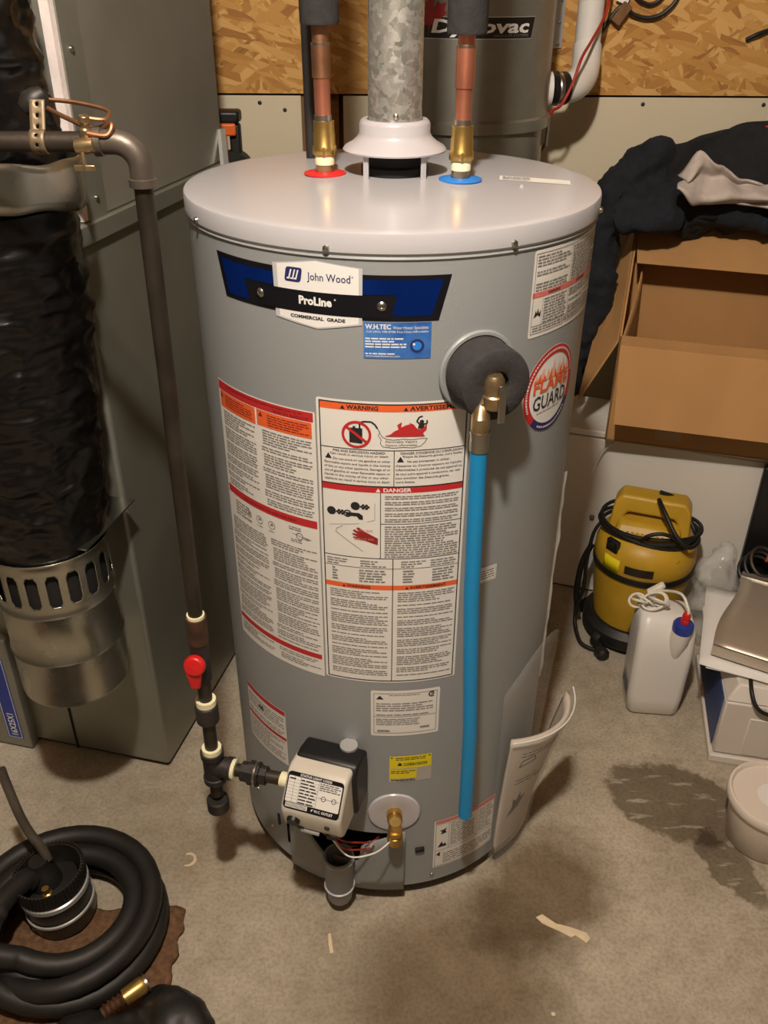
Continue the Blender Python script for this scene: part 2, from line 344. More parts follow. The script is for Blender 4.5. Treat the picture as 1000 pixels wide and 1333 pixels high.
class MB:
    """collects boxes, tubes and turned shapes into one mesh"""
    def __init__(s): s.v = []; s.f = []
    def add(s, vs, fs):
        o = len(s.v); s.v += [tuple(x) for x in vs]; s.f += [tuple(o + i for i in f) for f in fs]; return s
    def box(s, c, size, rz=0.0, mtx=None):
        hx, hy, hz = size[0] / 2, size[1] / 2, size[2] / 2
        mt = mtx if mtx is not None else Matrix.Rotation(rz, 3, 'Z')
        vs = [mt @ Vector((x * hx, y * hy, z * hz)) + Vector(c) for x in (-1, 1) for y in (-1, 1) for z in (-1, 1)]
        return s.add(vs, [(0, 1, 3, 2), (4, 6, 7, 5), (0, 4, 5, 1), (2, 3, 7, 6), (0, 2, 6, 4), (1, 5, 7, 3)])
    def hexa(s, b4, t4):
        """bottom quad and top quad, same winding (counter-clockwise seen from the top)"""
        return s.add(list(b4) + list(t4), [(3, 2, 1, 0), (4, 5, 6, 7), (0, 1, 5, 4), (1, 2, 6, 5), (2, 3, 7, 6), (3, 0, 4, 7)])
    def lathe(s, prof, base=(0, 0, 0), axis=(0, 0, 1), seg=40, a0=0.0, a1=360.0, ref=(0, 0, 1), caps=False):
        """prof: (radius, height) pairs turned about an axis"""
        x, y, a = frame(Vector(axis), Vector(ref)); B = Vector(base); full = abs(a1 - a0) >= 359.9
        n = seg if full else seg + 1; vs = []; fs = []
        for r, h in prof:
            for k in range(n):
                t = R_(a0 + (a1 - a0) * k / seg)
                vs.append(B + a * h + (x * math.cos(t) + y * math.sin(t)) * r)
        for i in range(len(prof) - 1):
            for k in range(seg):
                k2 = (k + 1) % n if full else k + 1
                fs.append((i * n + k, i * n + k2, (i + 1) * n + k2, (i + 1) * n + k))
        if full and caps:
            if prof[0][0] > 1e-6: fs.append(tuple(range(n))[::-1])
            if prof[-1][0] > 1e-6: fs.append(tuple((len(prof) - 1) * n + k for k in range(n)))
        return s.add(vs, fs)
    def cyl(s, a, b, r, seg=24, r2=None):
        a = Vector(a); b = Vector(b)
        return s.lathe([(r, 0), (r2 if r2 is not None else r, (b - a).length)], a, b - a, seg, caps=True)
    def tube(s, pts, r, seg=12, closed=False, caps=True):
        pts = [Vector(p) for p in pts]; n = len(pts); rs = r if isinstance(r, (list, tuple)) else [r] * n
        vs = []; fs = []; x = None
        for i, p in enumerate(pts):
            if closed: t = pts[(i + 1) % n] - pts[i - 1]
            else: t = pts[min(i + 1, n - 1)] - pts[max(i - 1, 0)]
            t.normalize()
            if x is None: x = frame(t)[0]
            else:
                x = x - t * x.dot(t)
                x = x.normalized() if x.length > 1e-6 else frame(t)[0]
            y = t.cross(x)
            for k in range(seg):
                q = 2 * math.pi * k / seg
                vs.append(p + (x * math.cos(q) + y * math.sin(q)) * rs[i])
        for i in range(n if closed else n - 1):
            j = (i + 1) % n
            for k in range(seg):
                k2 = (k + 1) % seg
                fs.append((i * seg + k, i * seg + k2, j * seg + k2, j * seg + k))
        if caps and not closed:
            fs.append(tuple(range(seg))[::-1]); fs.append(tuple((n - 1) * seg + k for k in range(seg)))
        return s.add(vs, fs)
    def prism(s, poly, o, ex, ey, n, depth):
        """a polygon in the plane (o; ex, ey), pushed out along n by depth"""
        o = Vector(o); ex = Vector(ex); ey = Vector(ey); n = Vector(n); k = len(poly)
        a = [o + ex * p[0] + ey * p[1] for p in poly]; b = [q + n * depth for q in a]
        return s.add(a + b, [tuple(range(k))[::-1], tuple(range(k, 2 * k))] + [(i, (i + 1) % k, k + (i + 1) % k, k + i) for i in range(k)])
    def grid(s, fn, nu, nv, closed_u=False):
        vs = [fn(i / (nu if closed_u else nu - 1) if nu > 1 else 0, j / (nv - 1)) for j in range(nv) for i in range(nu)]
        fs = []
        for j in range(nv - 1):
            for i in range(nu if closed_u else nu - 1):
                i2 = (i + 1) % nu
                fs.append((j * nu + i, j * nu + i2, (j + 1) * nu + i2, (j + 1) * nu + i))
        return s.add(vs, fs)
    def mesh(s, name):
        me = bpy.data.meshes.new(name); me.from_pydata([tuple(v) for v in s.v], [], s.f); me.update()
        return me
    def build(s, name, m, parent=None, **k):
        me = s.mesh(name)
        bm = bmesh.new(); bm.from_mesh(me); bmesh.ops.recalc_face_normals(bm, faces=bm.faces); bm.to_mesh(me); bm.free()
        return link(name, me, m, parent, **k)
def smooth_path(pts, n=8):
    """Catmull-Rom through the points"""
    P = [Vector(p) for p in pts]; out = []
    for i in range(len(P) - 1):
        a = P[max(i - 1, 0)]; b = P[i]; c = P[i + 1]; d = P[min(i + 2, len(P) - 1)]
        for k in range(n):
            t = k / n
            out.append(0.5 * ((2 * b) + (c - a) * t + (2 * a - 5 * b + 4 * c - d) * t * t + (3 * b - a - 3 * c + d) * t ** 3))
    out.append(P[-1]); return out
def bake(o):
    """replace the object's mesh by its evaluated mesh"""
    dg = bpy.context.evaluated_depsgraph_get(); dg.update()
    me = bpy.data.meshes.new_from_object(o.evaluated_get(dg)); o.modifiers.clear(); o.data = me; return me
def lump(name, ells, m, parent=None, voxel=0.009, amp=0.01, freq=14, fold=0.0, smooth_it=6, seed=0):
    """soft heap: ellipsoids melted into one skin, then wrinkled"""
    bm = bmesh.new()
    for c, r, rot in ells:
        mt = Matrix.Translation(Vector(c)) @ Matrix.Rotation(R_(rot[2]), 4, 'Z') @ Matrix.Rotation(R_(rot[1]), 4, 'Y') @ Matrix.Rotation(R_(rot[0]), 4, 'X') @ Matrix.Diagonal((*r, 1))
        bmesh.ops.create_icosphere(bm, subdivisions=3, radius=1.0, matrix=mt)
    me = bpy.data.meshes.new(name); bm.to_mesh(me); bm.free()
    o = bpy.data.objects.new(name + '_tmp', me); COL.objects.link(o)
    md = o.modifiers.new('r', 'REMESH'); md.mode = 'VOXEL'; md.voxel_size = voxel
    md = o.modifiers.new('s', 'SMOOTH'); md.iterations = smooth_it; md.factor = 0.5
    me2 = bake(o); bpy.data.objects.remove(o)
    me2.name = name
    off = Vector((seed * 3.1, seed * 1.7, seed))
    ns = [v.normal.copy() for v in me2.vertices]
    for v, nn in zip(me2.vertices, ns):
        p = v.co * freq + off
        d = noise.fractal(p, 1.0, 2.0, 4) * amp
        if fold:
            w = noise.noise(v.co * freq * 0.45 + off * 2)
            d += fold * (1 - abs(w) * 4 if abs(w) < 0.25 else 0) 
        v.co += nn * d
    me2.update(); me2.materials.clear()
    return link(name, me2, m, parent, smooth=180)

# ------- flat print (lettering, bands, icons) laid on a surface through a mapping (u, v, lift) -> point
_TXT = {}
def text_mesh(s, bold=0.0):
    key = (s, bold)
    if key in _TXT: return _TXT[key]
    cu = bpy.data.curves.new('t', 'FONT'); cu.body = s; cu.size = 1.0; cu.offset = bold; cu.resolution_u = 2
    o = bpy.data.objects.new('t', cu); COL.objects.link(o)
    dg = bpy.context.evaluated_depsgraph_get(); dg.update()
    me = bpy.data.meshes.new_from_object(o.evaluated_get(dg))
    vs = [(v.co.x, v.co.y) for v in me.vertices]; fs = [tuple(p.vertices) for p in me.polygons]
    bpy.data.objects.remove(o); bpy.data.curves.remove(cu); bpy.data.meshes.remove(me)
    _TXT[key] = (vs, fs); return _TXT[key]
class Print:
    def __init__(s): s.v = []; s.f = []
    def add(s, vs, fs):
        o = len(s.v); s.v += list(vs); s.f += [tuple(o + i for i in f) for f in fs]; return s
    def poly(s, pts): return s.add(pts, [tuple(range(len(pts)))])
    def rect(s, u0, v0, u1, v1): return s.poly([(u0, v0), (u1, v0), (u1, v1), (u0, v1)])
    def outline(s, u0, v0, u1, v1, w):
        s.rect(u0, v0, u1, v0 + w); s.rect(u0, v1 - w, u1, v1); s.rect(u0, v0 + w, u0 + w, v1 - w); return s.rect(u1 - w, v0 + w, u1, v1 - w)
    def ring(s, cu, cv, r0, r1, a0=0, a1=360, n=40):
        for k in range(n):
            t0 = R_(a0 + (a1 - a0) * k / n); t1 = R_(a0 + (a1 - a0) * (k + 1) / n)
            q = [(cu + r0 * math.cos(t0), cv + r0 * math.sin(t0)), (cu + r1 * math.cos(t0), cv + r1 * math.sin(t0)),
                 (cu + r1 * math.cos(t1), cv + r1 * math.sin(t1)), (cu + r0 * math.cos(t1), cv + r0 * math.sin(t1))]
            s.poly(q if r0 > 1e-6 else q[:1] + q[1:3])
        return s
    def line(s, pts, w):
        for (a, b), (c, d) in zip(pts[:-1], pts[1:]):
            L = math.hypot(c - a, d - b) or 1; nx, ny = -(d - b) / L * w / 2, (c - a) / L * w / 2
            s.poly([(a - nx, b - ny), (c - nx, d - ny), (c + nx, d + ny), (a + nx, b + ny)])
        return s
    def text(s, t, u, v, w, h, bold=0.02, rot=0.0, shear=0.0):
        """t with its lower left corner at (u, v), stretched to w x h"""
        vs, fs = text_mesh(t, bold)
        x0 = min(p[0] for p in vs); x1 = max(p[0] for p in vs); y1 = max(p[1] for p in vs)
        y0 = min(0, min(p[1] for p in vs)) if not any(c in t for c in 'gjpqy,') else 0
        out = []
        c, sn = math.cos(R_(rot)), math.sin(R_(rot))
        for x, y in vs:
            a = (x - x0) / (x1 - x0) * w; bb = (y - y0) / (y1 - y0) * h; a += shear * bb
            out.append((u + a * c - bb * sn, v + a * sn + bb * c))
        return s.add(out, fs)
    def lines(s, u0, u1, vtop, vbot, pitch, hh=0.45, seed=1, ragged=0.25, gap=0.16, thin=1.0):
        """rows of print too small to read: short dashes of word length"""
        rg = random.Random(seed); v = vtop - pitch
        while v > vbot:
            if rg.random() > gap * 0.5:
                end = u1 - (u1 - u0) * (rg.random() * ragged if rg.random() < 0.4 else 0)
                u = u0
                while u < end - pitch:
                    w = min(pitch * rg.uniform(0.8, 3.4), end - u)
                    s.rect(u, v, u + w, v + pitch * hh * thin); u += w + pitch * 0.38
            v -= pitch
        return s
    def build(s, name, m, parent, fn, lift, step=0.006, cut=True):
        bm = bmesh.new(); vv = [bm.verts.new((p[0], p[1], 0)) for p in s.v]
        for f in s.f:
            try: bm.faces.new([vv[i] for i in f])
            except ValueError: pass
        if cut and step:
            us = [p[0] for p in s.v]; k = math.ceil(min(us) / step)
            while k * step < max(us):
                bmesh.ops.bisect_plane(bm, geom=bm.verts[:] + bm.edges[:] + bm.faces[:], plane_co=(k * step, 0, 0), plane_no=(1, 0, 0)); k += 1
        for v in bm.verts: v.co = fn(v.co.x, v.co.y, lift)
        me = bpy.data.meshes.new(name); bm.to_mesh(me); bm.free()
        return link(name, me, m, parent, smooth=30)

# ================================================================== THE SETTING
WALL_Y = 0.95
SEAM = 1.180
def structure(o): o['kind'] = 'structure'; return o
fl = MB().box((0.1, -0.75, -0.03), (4.0, 3.44, 0.06)).build('floor', M['concrete'], smooth=0); structure(fl)
# back wall: framing behind, drywall skirt below, strand board above; the drywall leaves one stud bay open
wl = MB().box((0.1, WALL_Y + 0.075, 1.1), (4.0, 0.03, 2.5)).build('wall_back', M['stud'], smooth=0); structure(wl)
MB().box((-1.05, WALL_Y + 0.006, SEAM / 2), (1.69, 0.012, SEAM)).build('drywall_sheet', M['wallboard'], wl, smooth=0, bevel=0.0015)
MB().box((0.996, WALL_Y + 0.006, SEAM / 2), (2.208, 0.012, SEAM)).build('drywall_sheet', M['wallboard'], wl, smooth=0, bevel=0.0015)
MB().box((0.1, WALL_Y + 0.004, SEAM + 0.605), (4.0, 0.014, 1.20)).build('strand_board', M['osb'], wl, smooth=0)
MB().box((-0.185, WALL_Y + 0.035, 1.1), (0.045, 0.05, 2.4)).build('stud', M['stud'], wl, smooth=0)
MB().box((-0.135, WALL_Y + 0.045, 1.1), (0.03, 0.03, 2.4)).build('stud', M['wood_panel_edge'], wl, smooth=0)
for x, z in [(0.582, 1.166), (-0.243, 1.150), (-0.30, 1.165), (0.86, 1.166)]:
    MB().lathe([(0.0, -0.003), (0.004, -0.003), (0.0048, 0.0), (0.0, 0.0015)], (x, WALL_Y - 0.0005, z), (0, -1, 0), 10).build('drywall_screw', M['iron2'], wl)

# the rest of the room behind and beside the camera
for nm, c, sz in [('wall_left', (-1.92, -0.75, 1.2), (0.04, 3.44, 2.5)), ('wall_right', (2.12, -0.75, 1.2), (0.04, 3.44, 2.5)), ('wall_front', (0.1, -2.47, 1.2), (4.0, 0.04, 2.5))]:
    structure(MB().box(c, sz).build(nm, M['bare'], smooth=0))
structure(MB().box((0.1, -0.75, 2.46), (4.0, 3.44, 0.04)).build('ceiling', M['stud'], smooth=0))

# ================================================================== WATER HEATER
HR = 0.280
def U(deg): return HR * R_(deg)
def cp(th, z, r=HR): return Vector((r * math.sin(R_(th)), -r * math.cos(R_(th)), z))
def cm(u, v, lift): return cp(math.degrees(u / HR), v, HR + lift)
wh = thing('water_heater', 'tall grey cylindrical gas water heater covered in warning labels', 'water heater')
Z0, ZL, ZT = 0.035, 1.1505, 1.174
# jacket: a cylinder skin with the burner opening left out
zs = [Z0, 0.045, 0.07, 0.085, 0.10, 0.115, 0.13, 0.145, 0.16, 0.175, 0.19, 0.25, 0.4, 0.6, 0.8, 1.0, ZL]
nseg = 144; mb = MB(); vs = [cp(-180 + 360 * k / nseg, z) for z in zs for k in range(nseg)]; fs = []
for i in range(len(zs) - 1):
    for k in range(nseg):
        th = -180 + 360 * (k + 0.5) / nseg
        if -41 < th < 4.5 and 0.07 <= zs[i] < 0.172: continue
        k2 = (k + 1) % nseg; fs.append((i * nseg + k, i * nseg + k2, (i + 1) * nseg + k2, (i + 1) * nseg + k))
jacket = mb.add(vs, fs).build('jacket', M['paint'], wh)
MB().lathe([(0.225, 0.04), (0.225, 0.26)], seg=64).build('burner_chamber', M['cavity'], wh)
MB().lathe([(0.0, 0.03), (0.268, 0.03), (0.268, 0.042), (0.0, 0.042)], seg=64).build('base_pan', M['cavity'], wh)
for a in (-60, 60, 180):
    p = cp(a, 0, 0.22); MB().cyl(p, p + Vector((0, 0, 0.032)), 0.02, 16).build('foot', M['cavity'], wh)
# lid, slightly crowned, with a turned-down rim and screws
LR = 0.2835
prof = [(LR - 0.003, ZL - 0.004), (LR, ZL), (LR, ZT - 0.003), (LR - 0.0012, ZT - 0.0008), (LR - 0.004, ZT)]
prof += [(LR * (1 - t), ZT + 0.0085 * math.sin(t * math.pi / 2)) for t in (0.05, 0.12, 0.2, 0.35, 0.55, 0.8)] + [(0.0, ZT + 0.0085)]
lid = MB().lathe(prof, seg=128).build('lid', M['lid'], wh, smooth=35)
def zl(x, y): 
    t = 1 - math.hypot(x, y) / LR
    return ZT + 0.0085 * math.sin(min(1, t) * math.pi / 2)
for a in (-104.6, -59.6, -15.5, 29.4, 74.4):
    MB().lathe([(0.0042, 0.0), (0.0042, 0.0012), (0.0034, 0.0036), (0.0, 0.0046)], cp(a, 1.1545, LR - 0.0004), cp(a, 0, 1), 12).build('screw', M['screw'], lid)
MB().lathe([(HR + 0.0004, ZL - 0.009), (HR + 0.0022, ZL - 0.0065), (HR + 0.0004, ZL - 0.003)], seg=128).build('bead', M['paint'], jacket)
# vertical jacket seam at the side with leaked insulation foam
def seam(i, j):
    z = 0.34 + 0.42 * j; n = noise.noise(Vector((z * 22, i * 3, 4)))
    th = 76 + (i - 0.5) * (1.6 + 1.6 * n * (1 - abs(2 * j - 0.7)))
    return cp(th, z, HR + (0.0045 + 0.004 * n) * math.sin(i * math.pi) - 0.0005)
MB().grid(seam, 7, 70).build('seam_foam', M['foil'], jacket)

def label(name, th0, th1, z0, z1, m, corner=0.0, lift=0.0005, parent=wh):
    p = Print(); u0, u1 = U(th0), U(th1)
    if corner:
        pts = []
        for cu, cv, a in [(u1 - corner, z0 + corner, -90), (u1 - corner, z1 - corner, 0), (u0 + corner, z1 - corner, 90), (u0 + corner, z0 + corner, 180)]:
            pts += [(cu + corner * math.cos(R_(a + 22.5 * k)), cv + corner * math.sin(R_(a + 22.5 * k))) for k in range(5)]
        p.poly(pts)
    else: p.rect(u0, z0, u1, z1)
    return p.build(name, m, parent, cm, lift)
def ink(lab, name, p, m, lift=0.0009, cut=True): return p.build(name, m, lab, cm, lift, cut=cut)
def tri(p, cu, cv, s): p.poly([(cu - s, cv), (cu + s, cv), (cu, cv + 1.75 * s)])

# --- brand badge
bd = Print().poly([(U(-50.8), 1.1268), (U(-47.8), 1.0728), (U(11.1), 1.0720), (U(13.95), 1.1257)]).build('brand_badge', M['badgeblack'], wh, cm, 0.0005)
for q in ([(U(-30.3), 1.1195), (U(-42.8), 1.1195), (U(-48.6), 1.1215), (U(-46.4), 1.0785), (U(-38.3), 1.0785), (U(-39.8), 1.1035), (U(-30.3), 1.1035)],
          [(U(-7.1), 1.1205), (U(-7.1), 1.1035), (U(0.9), 1.1035), (U(-0.1), 1.0785), (U(9.3), 1.0785), (U(12.0), 1.1205)]):
    ink(bd, 'blue_foil', Print().poly(q), M['badge'], 0.0008)
p = Print().poly([(U(-30.2), 1.1305), (U(-29.9), 1.0660), (U(-18.4), 1.0575), (U(-7.3), 1.0665), (U(-7.1), 1.1330), (U(-18.5), 1.1390)])
ink(bd, 'plate_edge', p, M['badgegrey'], 0.0009)
p = Print().poly([(U(-28.9), 1.1300), (U(-28.7), 1.0672), (U(-18.4), 1.0592), (U(-8.1), 1.0676), (U(-8.0), 1.1325), (U(-18.4), 1.1380)])
ink(bd, 'white_plate', p, M['white'], 0.0011)
p = Print().poly([(U(-36.3), 1.1020), (U(-35.4), 1.0765), (U(-0.9), 1.0755), (U(0.0), 1.1022)])
ink(bd, 'black_banner', p, M['badgeblack'], 0.0014)
p = Print().text('ProLine', U(-23.1), 1.0858, U(-14.6) - U(-23.1), 0.0105, 0.045); p.ring(U(-13.8), 1.095, 0.0006, 0.0011, n=10); ink(bd, 'white_lettering', p, M['white'], 0.0017)
p = Print().text('COMMERCIAL  GRADE', U(-25.6), 1.0683, U(-11.4) - U(-25.6), 0.0044, 0.04); ink(bd, 'black_lettering', p, M['ink'], 0.0014)
p = Print().text('John Wood', U(-20.7), 1.1125, U(-10.0) - U(-20.7), 0.0120, 0.008); p.ring(U(-9.5), 1.1225, 0.0006, 0.0010, n=10)
# slanted rounded square emblem with three strokes
sh = 0.18; eu, ev, ew, eh = U(-26.9), 1.1112, 0.0215, 0.0172; rr = 0.0035; pts = []
for cu, cv, a in [(ew - rr, rr, -90), (ew - rr, eh - rr, 0), (rr, eh - rr, 90), (rr, rr, 180)]:
    for k in range(5):
        x = cu + rr * math.cos(R_(a + 22.5 * k)); y = cv + rr * math.sin(R_(a + 22.5 * k)); pts.append((eu + x + sh * y, ev + y))
p.poly(pts); ink(bd, 'navy_emblem', p, M['navy'], 0.0014)
p = Print()
def slant(x, y): return (eu + x + sh * y * 1.7, ev + y)
p.poly([slant(0.0025, 0.003), slant(0.0065, 0.003), slant(0.0065, 0.0145), slant(0.0045, 0.0145), slant(0.0045, 0.0048), slant(0.0025, 0.0048)])
for x in (0.0075, 0.0118):
    p.poly([slant(x, 0.003), slant(x + 0.0038, 0.003), slant(x + 0.0038, 0.0145), slant(x + 0.002, 0.0145), slant(x + 0.002, 0.0048), slant(x, 0.0048)])
ink(bd, 'white_strokes', p, M['white'], 0.0017)
for a in (-34.4, -2.6):
    MB().lathe([(0.0058, 0.0), (0.0058, 0.0008), (0.0046, 0.0022), (0.0022, 0.0028), (0.0018, 0.0014), (0.0, 0.0014)], cp(a, 1.0905, HR + 0.0014), cp(a, 0, 1), 16).build('rivet', M['screw'], bd)

# --- blue installer sticker
st = label('installer_sticker', -7.0, 9.4, 1.0262, 1.0708, M['sticker'], lift=0.0007)
p = Print().text('W.H.TEC', U(-6.6), 1.0625, U(-0.4) - U(-6.6), 0.0062, 0.03)
p.text('Water Heater Specialists', U(0.1), 1.0628, U(8.6) - U(0.1), 0.0036, 0.0)
p.text('Call (403) 988-8788 Fast.Clean.Affordable', U(-6.3), 1.0575, U(8.6) - U(-6.3), 0.0034, 0.0)
p.text('www.waterheatertec.com', U(-6.5), 1.0282, U(1.8) - U(-6.5), 0.0026, 0.0)
p.lines(U(-6.6), U(3.4), 1.0535, 1.0395, 0.0034, 0.5, 3, 0.3, 0.0); p.lines(U(-6.6), U(2.0), 1.0345, 1.0305, 0.003, 0.5, 4, 0.2, 0)
ink(st, 'white_lettering', p, M['white'], 0.0010)
p = Print().ring(U(6.0), 1.0420, 0.0055, 0.0085, n=28); ink(st, 'droplet_ring', p, M['navy'], 0.0010)
p = Print().ring(U(6.0), 1.0420, 0.0, 0.0054, n=24); ink(st, 'droplet', p, M['bluering'], 0.0010)
p = Print().ring(U(5.2), 1.0442, 0.0, 0.0016, n=10); ink(st, 'droplet_glint', p, M['white'], 0.0012)

# --- main warning label
mlb = label('warning_label', -19.7, 20.6, 0.5135, 0.9700, M['paper'], 0.003)
a0, a1, mid = U(-18.95), U(19.85), U(0.75)
p = Print().outline(a0, 0.5165, a1, 0.9670, 0.0016)
for z in (0.9030, 0.7375): p.rect(a0, z - 0.0005, a1, z + 0.0005)
for z in (0.8503,): p.rect(a0, z - 0.0008, a1, z + 0.0008)
p.rect(a0, 0.7205, a1, 0.7211)
p.rect(mid - 0.0005, 0.8503, mid + 0.0005, 0.9030); p.rect(mid - 0.0006, 0.5165, mid + 0.0006, 0.7375)
du = U(-2.75); p.rect(du - 0.0005, 0.7375, du + 0.0005, 0.8410); p.rect(du, 0.7930, a1, 0.7938)
p.text('WARNING', U(-11.6), 0.9578, U(-3.4) - U(-11.6), 0.0062, 0.03); tri(p, U(-12.6), 0.9578, 0.0030)
p.text('AVERTISSEMENT', U(4.6), 0.9578, U(19.2) - U(4.6), 0.0062, 0.03); tri(p, U(3.6), 0.9578, 0.0030)
# jerry can with hose
p.poly([(U(-10.9), 0.9125), (U(-7.5), 0.9115), (U(-7.5), 0.9330), (U(-10.9), 0.9330)]); p.rect(U(-10.0), 0.933, U(-9.3), 0.9355)
p.line([(U(-8.2), 0.933), (U(-8.2), 0.9405), (U(-7.2), 0.9425), (U(-5.2), 0.9425), (U(-4.2), 0.9385), (U(-3.6), 0.9335)], 0.0022)
p.line([(U(-3.6), 0.9335), (U(-3.0), 0.9285), (U(-3.4), 0.924), (U(-2.6), 0.918), (U(-2.9), 0.913), (U(-2.2), 0.9085), (U(0.4), 0.9068), (U(3), 0.9078), (U(5.6), 0.9068), (U(7.6), 0.909),
        (U(8.6), 0.914), (U(9.3), 0.919), (U(7.6), 0.9196), (U(5.5), 0.9182), (U(3), 0.9194), (U(0.5), 0.9180), (U(-1.4), 0.9196), (U(-2.4), 0.9225), (U(-2.9), 0.927), (U(-3.2), 0.931)], 0.0006)
p.text('Flammable Vapors', U(-1.5), 0.9142, U(6.6) - U(-1.5), 0.0030, 0.0); p.text('Vapeurs Inflammables', U(-1.6), 0.9094, U(6.6) - U(-1.6), 0.0030, 0.0)
# burning man
p.ring(U(7.7), 0.9425, 0, 0.0028, n=14); p.poly([(U(6.7), 0.9335), (U(8.2), 0.9325), (U(8.5), 0.9405), (U(7.0), 0.9405)])
p.line([(U(7.1), 0.9398), (U(6.4), 0.9435), (U(7.0), 0.9490), (U(7.9), 0.9500)], 0.0020); p.line([(U(8.2), 0.9390), (U(9.1), 0.9400), (U(9.0), 0.9445)], 0.0020)
p.text('FIRE AND EXPLOSION HAZARD', U(-15.4), 0.8975, U(-1.6) - U(-15.4), 0.0034, 0.012)
p.text("DANGER D'INCENDIE OU D'EXPLOSION", U(2.4), 0.8975, U(19.0) - U(2.4), 0.0034, 0.012)
for cu, tx in [(U(-16.7), None), (U(2.4), None)]: tri(p, cu, 0.8865, 0.0045)
p.text('Can result in serious injury or death', U(-16.2), 0.8930, U(-0.8) - U(-16.2), 0.0031, 0.006)
for k, t in enumerate(['Do not store or use gasoline or other', 'flammable vapors and liquids in the vicinity', 'of this or any other appliance. Storage of or', 'use of gasoline or other flammable vapors or', 'liquids in the vicinity of this or any other', 'appliance can result in serious injury or death.']):
    us = U(-15.4) if k == 0 else U(-17.9); p.text(t, us, 0.8858 - 0.0060 * k, U(-0.2) - us - (0.002 if k == 4 else 0), 0.0032, 0.006)
p.text('Risque de blessures graves, voire fatales', U(3.0), 0.8930, U(18.9) - U(3.0), 0.0031, 0.006)
for k, (t, e) in enumerate([('Ne pas entreposer ni utiliser', 15.5), ("d'essence ou d'autres vapeurs ou liquides", 18.9), ('inflammables à proximité de cet appareil ou', 19.1), ('de tout autre appareil à combustion, car cela', 18.6), ('peut entraîner des blessures graves,', 15.6), ('voire fatales.', 6.4)]):
    us = U(4.2) if k == 0 else U(1.2); p.text(t, us, 0.8858 - 0.0060 * k, U(e) - us, 0.0032, 0.006)
# taps, spout, hand
for cu, cv in [(-16.3, 0.8080), (-9.6, 0.8190)]:
    p.ring(U(cu), cv, 0, 0.0062, n=20)
    for d in (0.0105, 0.0150): 
        for q in range(4): p.ring(U(cu) + d + 0.0024 * math.cos(q * 1.57), cv - 0.0004 * d * 100 + 0.0024 * math.sin(q * 1.57), 0, 0.0019, n=8)
p.ring(U(-11.8), 0.8065, 0.0038, 0.0056, n=20); p.poly([(U(-12.4), 0.8085), (U(-12.2), 0.8030), (U(-9.2), 0.8030), (U(-8.6), 0.7985), (U(-7.5), 0.7985), (U(-7.6), 0.8050), (U(-8.6), 0.8085)])
p.line([(U(-17.0), 0.7860), (U(-8.6), 0.7920)], 0.0004); p.line([(U(-4.3), 0.8250), (U(-4.3), 0.7990), (U(-6.4), 0.7955)], 0.0004)
p.line([(U(-7.6), 0.7480), (U(-15.2), 0.7760), (U(-15.0), 0.7810), (U(-13.2), 0.7860)], 0.0005)
ink(mlb, 'black_print', p, M['ink'])
p = Print().poly([(U(-3.4), 0.7700), (U(-3.5), 0.7595), (U(-7.0), 0.7655), (U(-10.4), 0.7690), (U(-10.3), 0.7710), (U(-8.9), 0.7712), (U(-10.6), 0.7742), (U(-10.4), 0.7765), (U(-8.9), 0.7752), (U(-10.4), 0.7800), (U(-10.0), 0.7825), (U(-8.6), 0.7785), (U(-9.4), 0.7850), (U(-8.7), 0.7860), (U(-7.2), 0.7800), (U(-6.0), 0.7770)])
ink(mlb, 'scalded_hand', p, M['mapleleaf'])
p = Print().rect(a0 + 0.0016, 0.9562, a1 - 0.0016, 0.9654); ink(mlb, 'orange_band', p, M['orange'], 0.0007)
p = Print().rect(a0 + 0.0016, 0.6845, a1 - 0.0016, 0.6925); ink(mlb, 'orange_band', p, M['orange'], 0.0007)
p = Print().rect(a0 + 0.0016, 0.8408, a1 - 0.0016, 0.8495); ink(mlb, 'red_band', p, M['red'], 0.0007)
p = Print().text('DANGER', U(-2.0), 0.8422, U(5.5) - U(-2.0), 0.0060, 0.03); tri(p, U(-3.4), 0.8422, 0.0032); ink(mlb, 'white_lettering', p, M['white'], 0.0010)
p = Print().ring(U(-9.05), 0.9240, 0.0156, 0.0190, n=44)
c_, s_ = math.cos(R_(-38)), math.sin(R_(-38)); p.line([(U(-9.05) - 0.0165 * c_, 0.9240 - 0.0165 * s_), (U(-9.05) + 0.0165 * c_, 0.9240 + 0.0165 * s_)], 0.0036)
fx = [(-1.8, 0.9232), (-0.2, 0.9262), (0.6, 0.9300), (1.8, 0.9330), (1.4, 0.9390), (2.6, 0.9430), (2.4, 0.9355), (3.6, 0.9385), (4.8, 0.9400), (4.4, 0.9420), (5.6, 0.9395), (6.4, 0.9340), (7.2, 0.9320), (8.2, 0.9345), (9.0, 0.9400), (9.0, 0.9320), (8.0, 0.9270), (8.6, 0.9225)]
p.poly([(U(a), b) for a, b in fx]); ink(mlb, 'red_icons', p, M['red'], 0.0012)
p = Print().text('CHAUDE', U(-9.8), 0.7800, U(-4.9) - U(-9.8), 0.0036, 0.0).text('BRULER', U(-9.9), 0.7662, U(-4.4) - U(-9.9), 0.0038, 0.0); ink(mlb, 'pale_red_lettering', p, M['pink'], 0.0013)
p = Print().text('WARNING', U(-12.4), 0.6864, U(-5.6) - U(-12.4), 0.0045, 0.02); tri(p, U(-13.2), 0.6862, 0.0022); ink(mlb, 'band_lettering', p, M['ink'], 0.0011)
p = Print().text('AVERTISSEMENT', U(5.6), 0.6864, U(16.2) - U(5.6), 0.0045, 0.02); tri(p, U(4.8), 0.6862, 0.0022); ink(mlb, 'band_lettering', p, M['ink'], 0.0011)
p = Print()
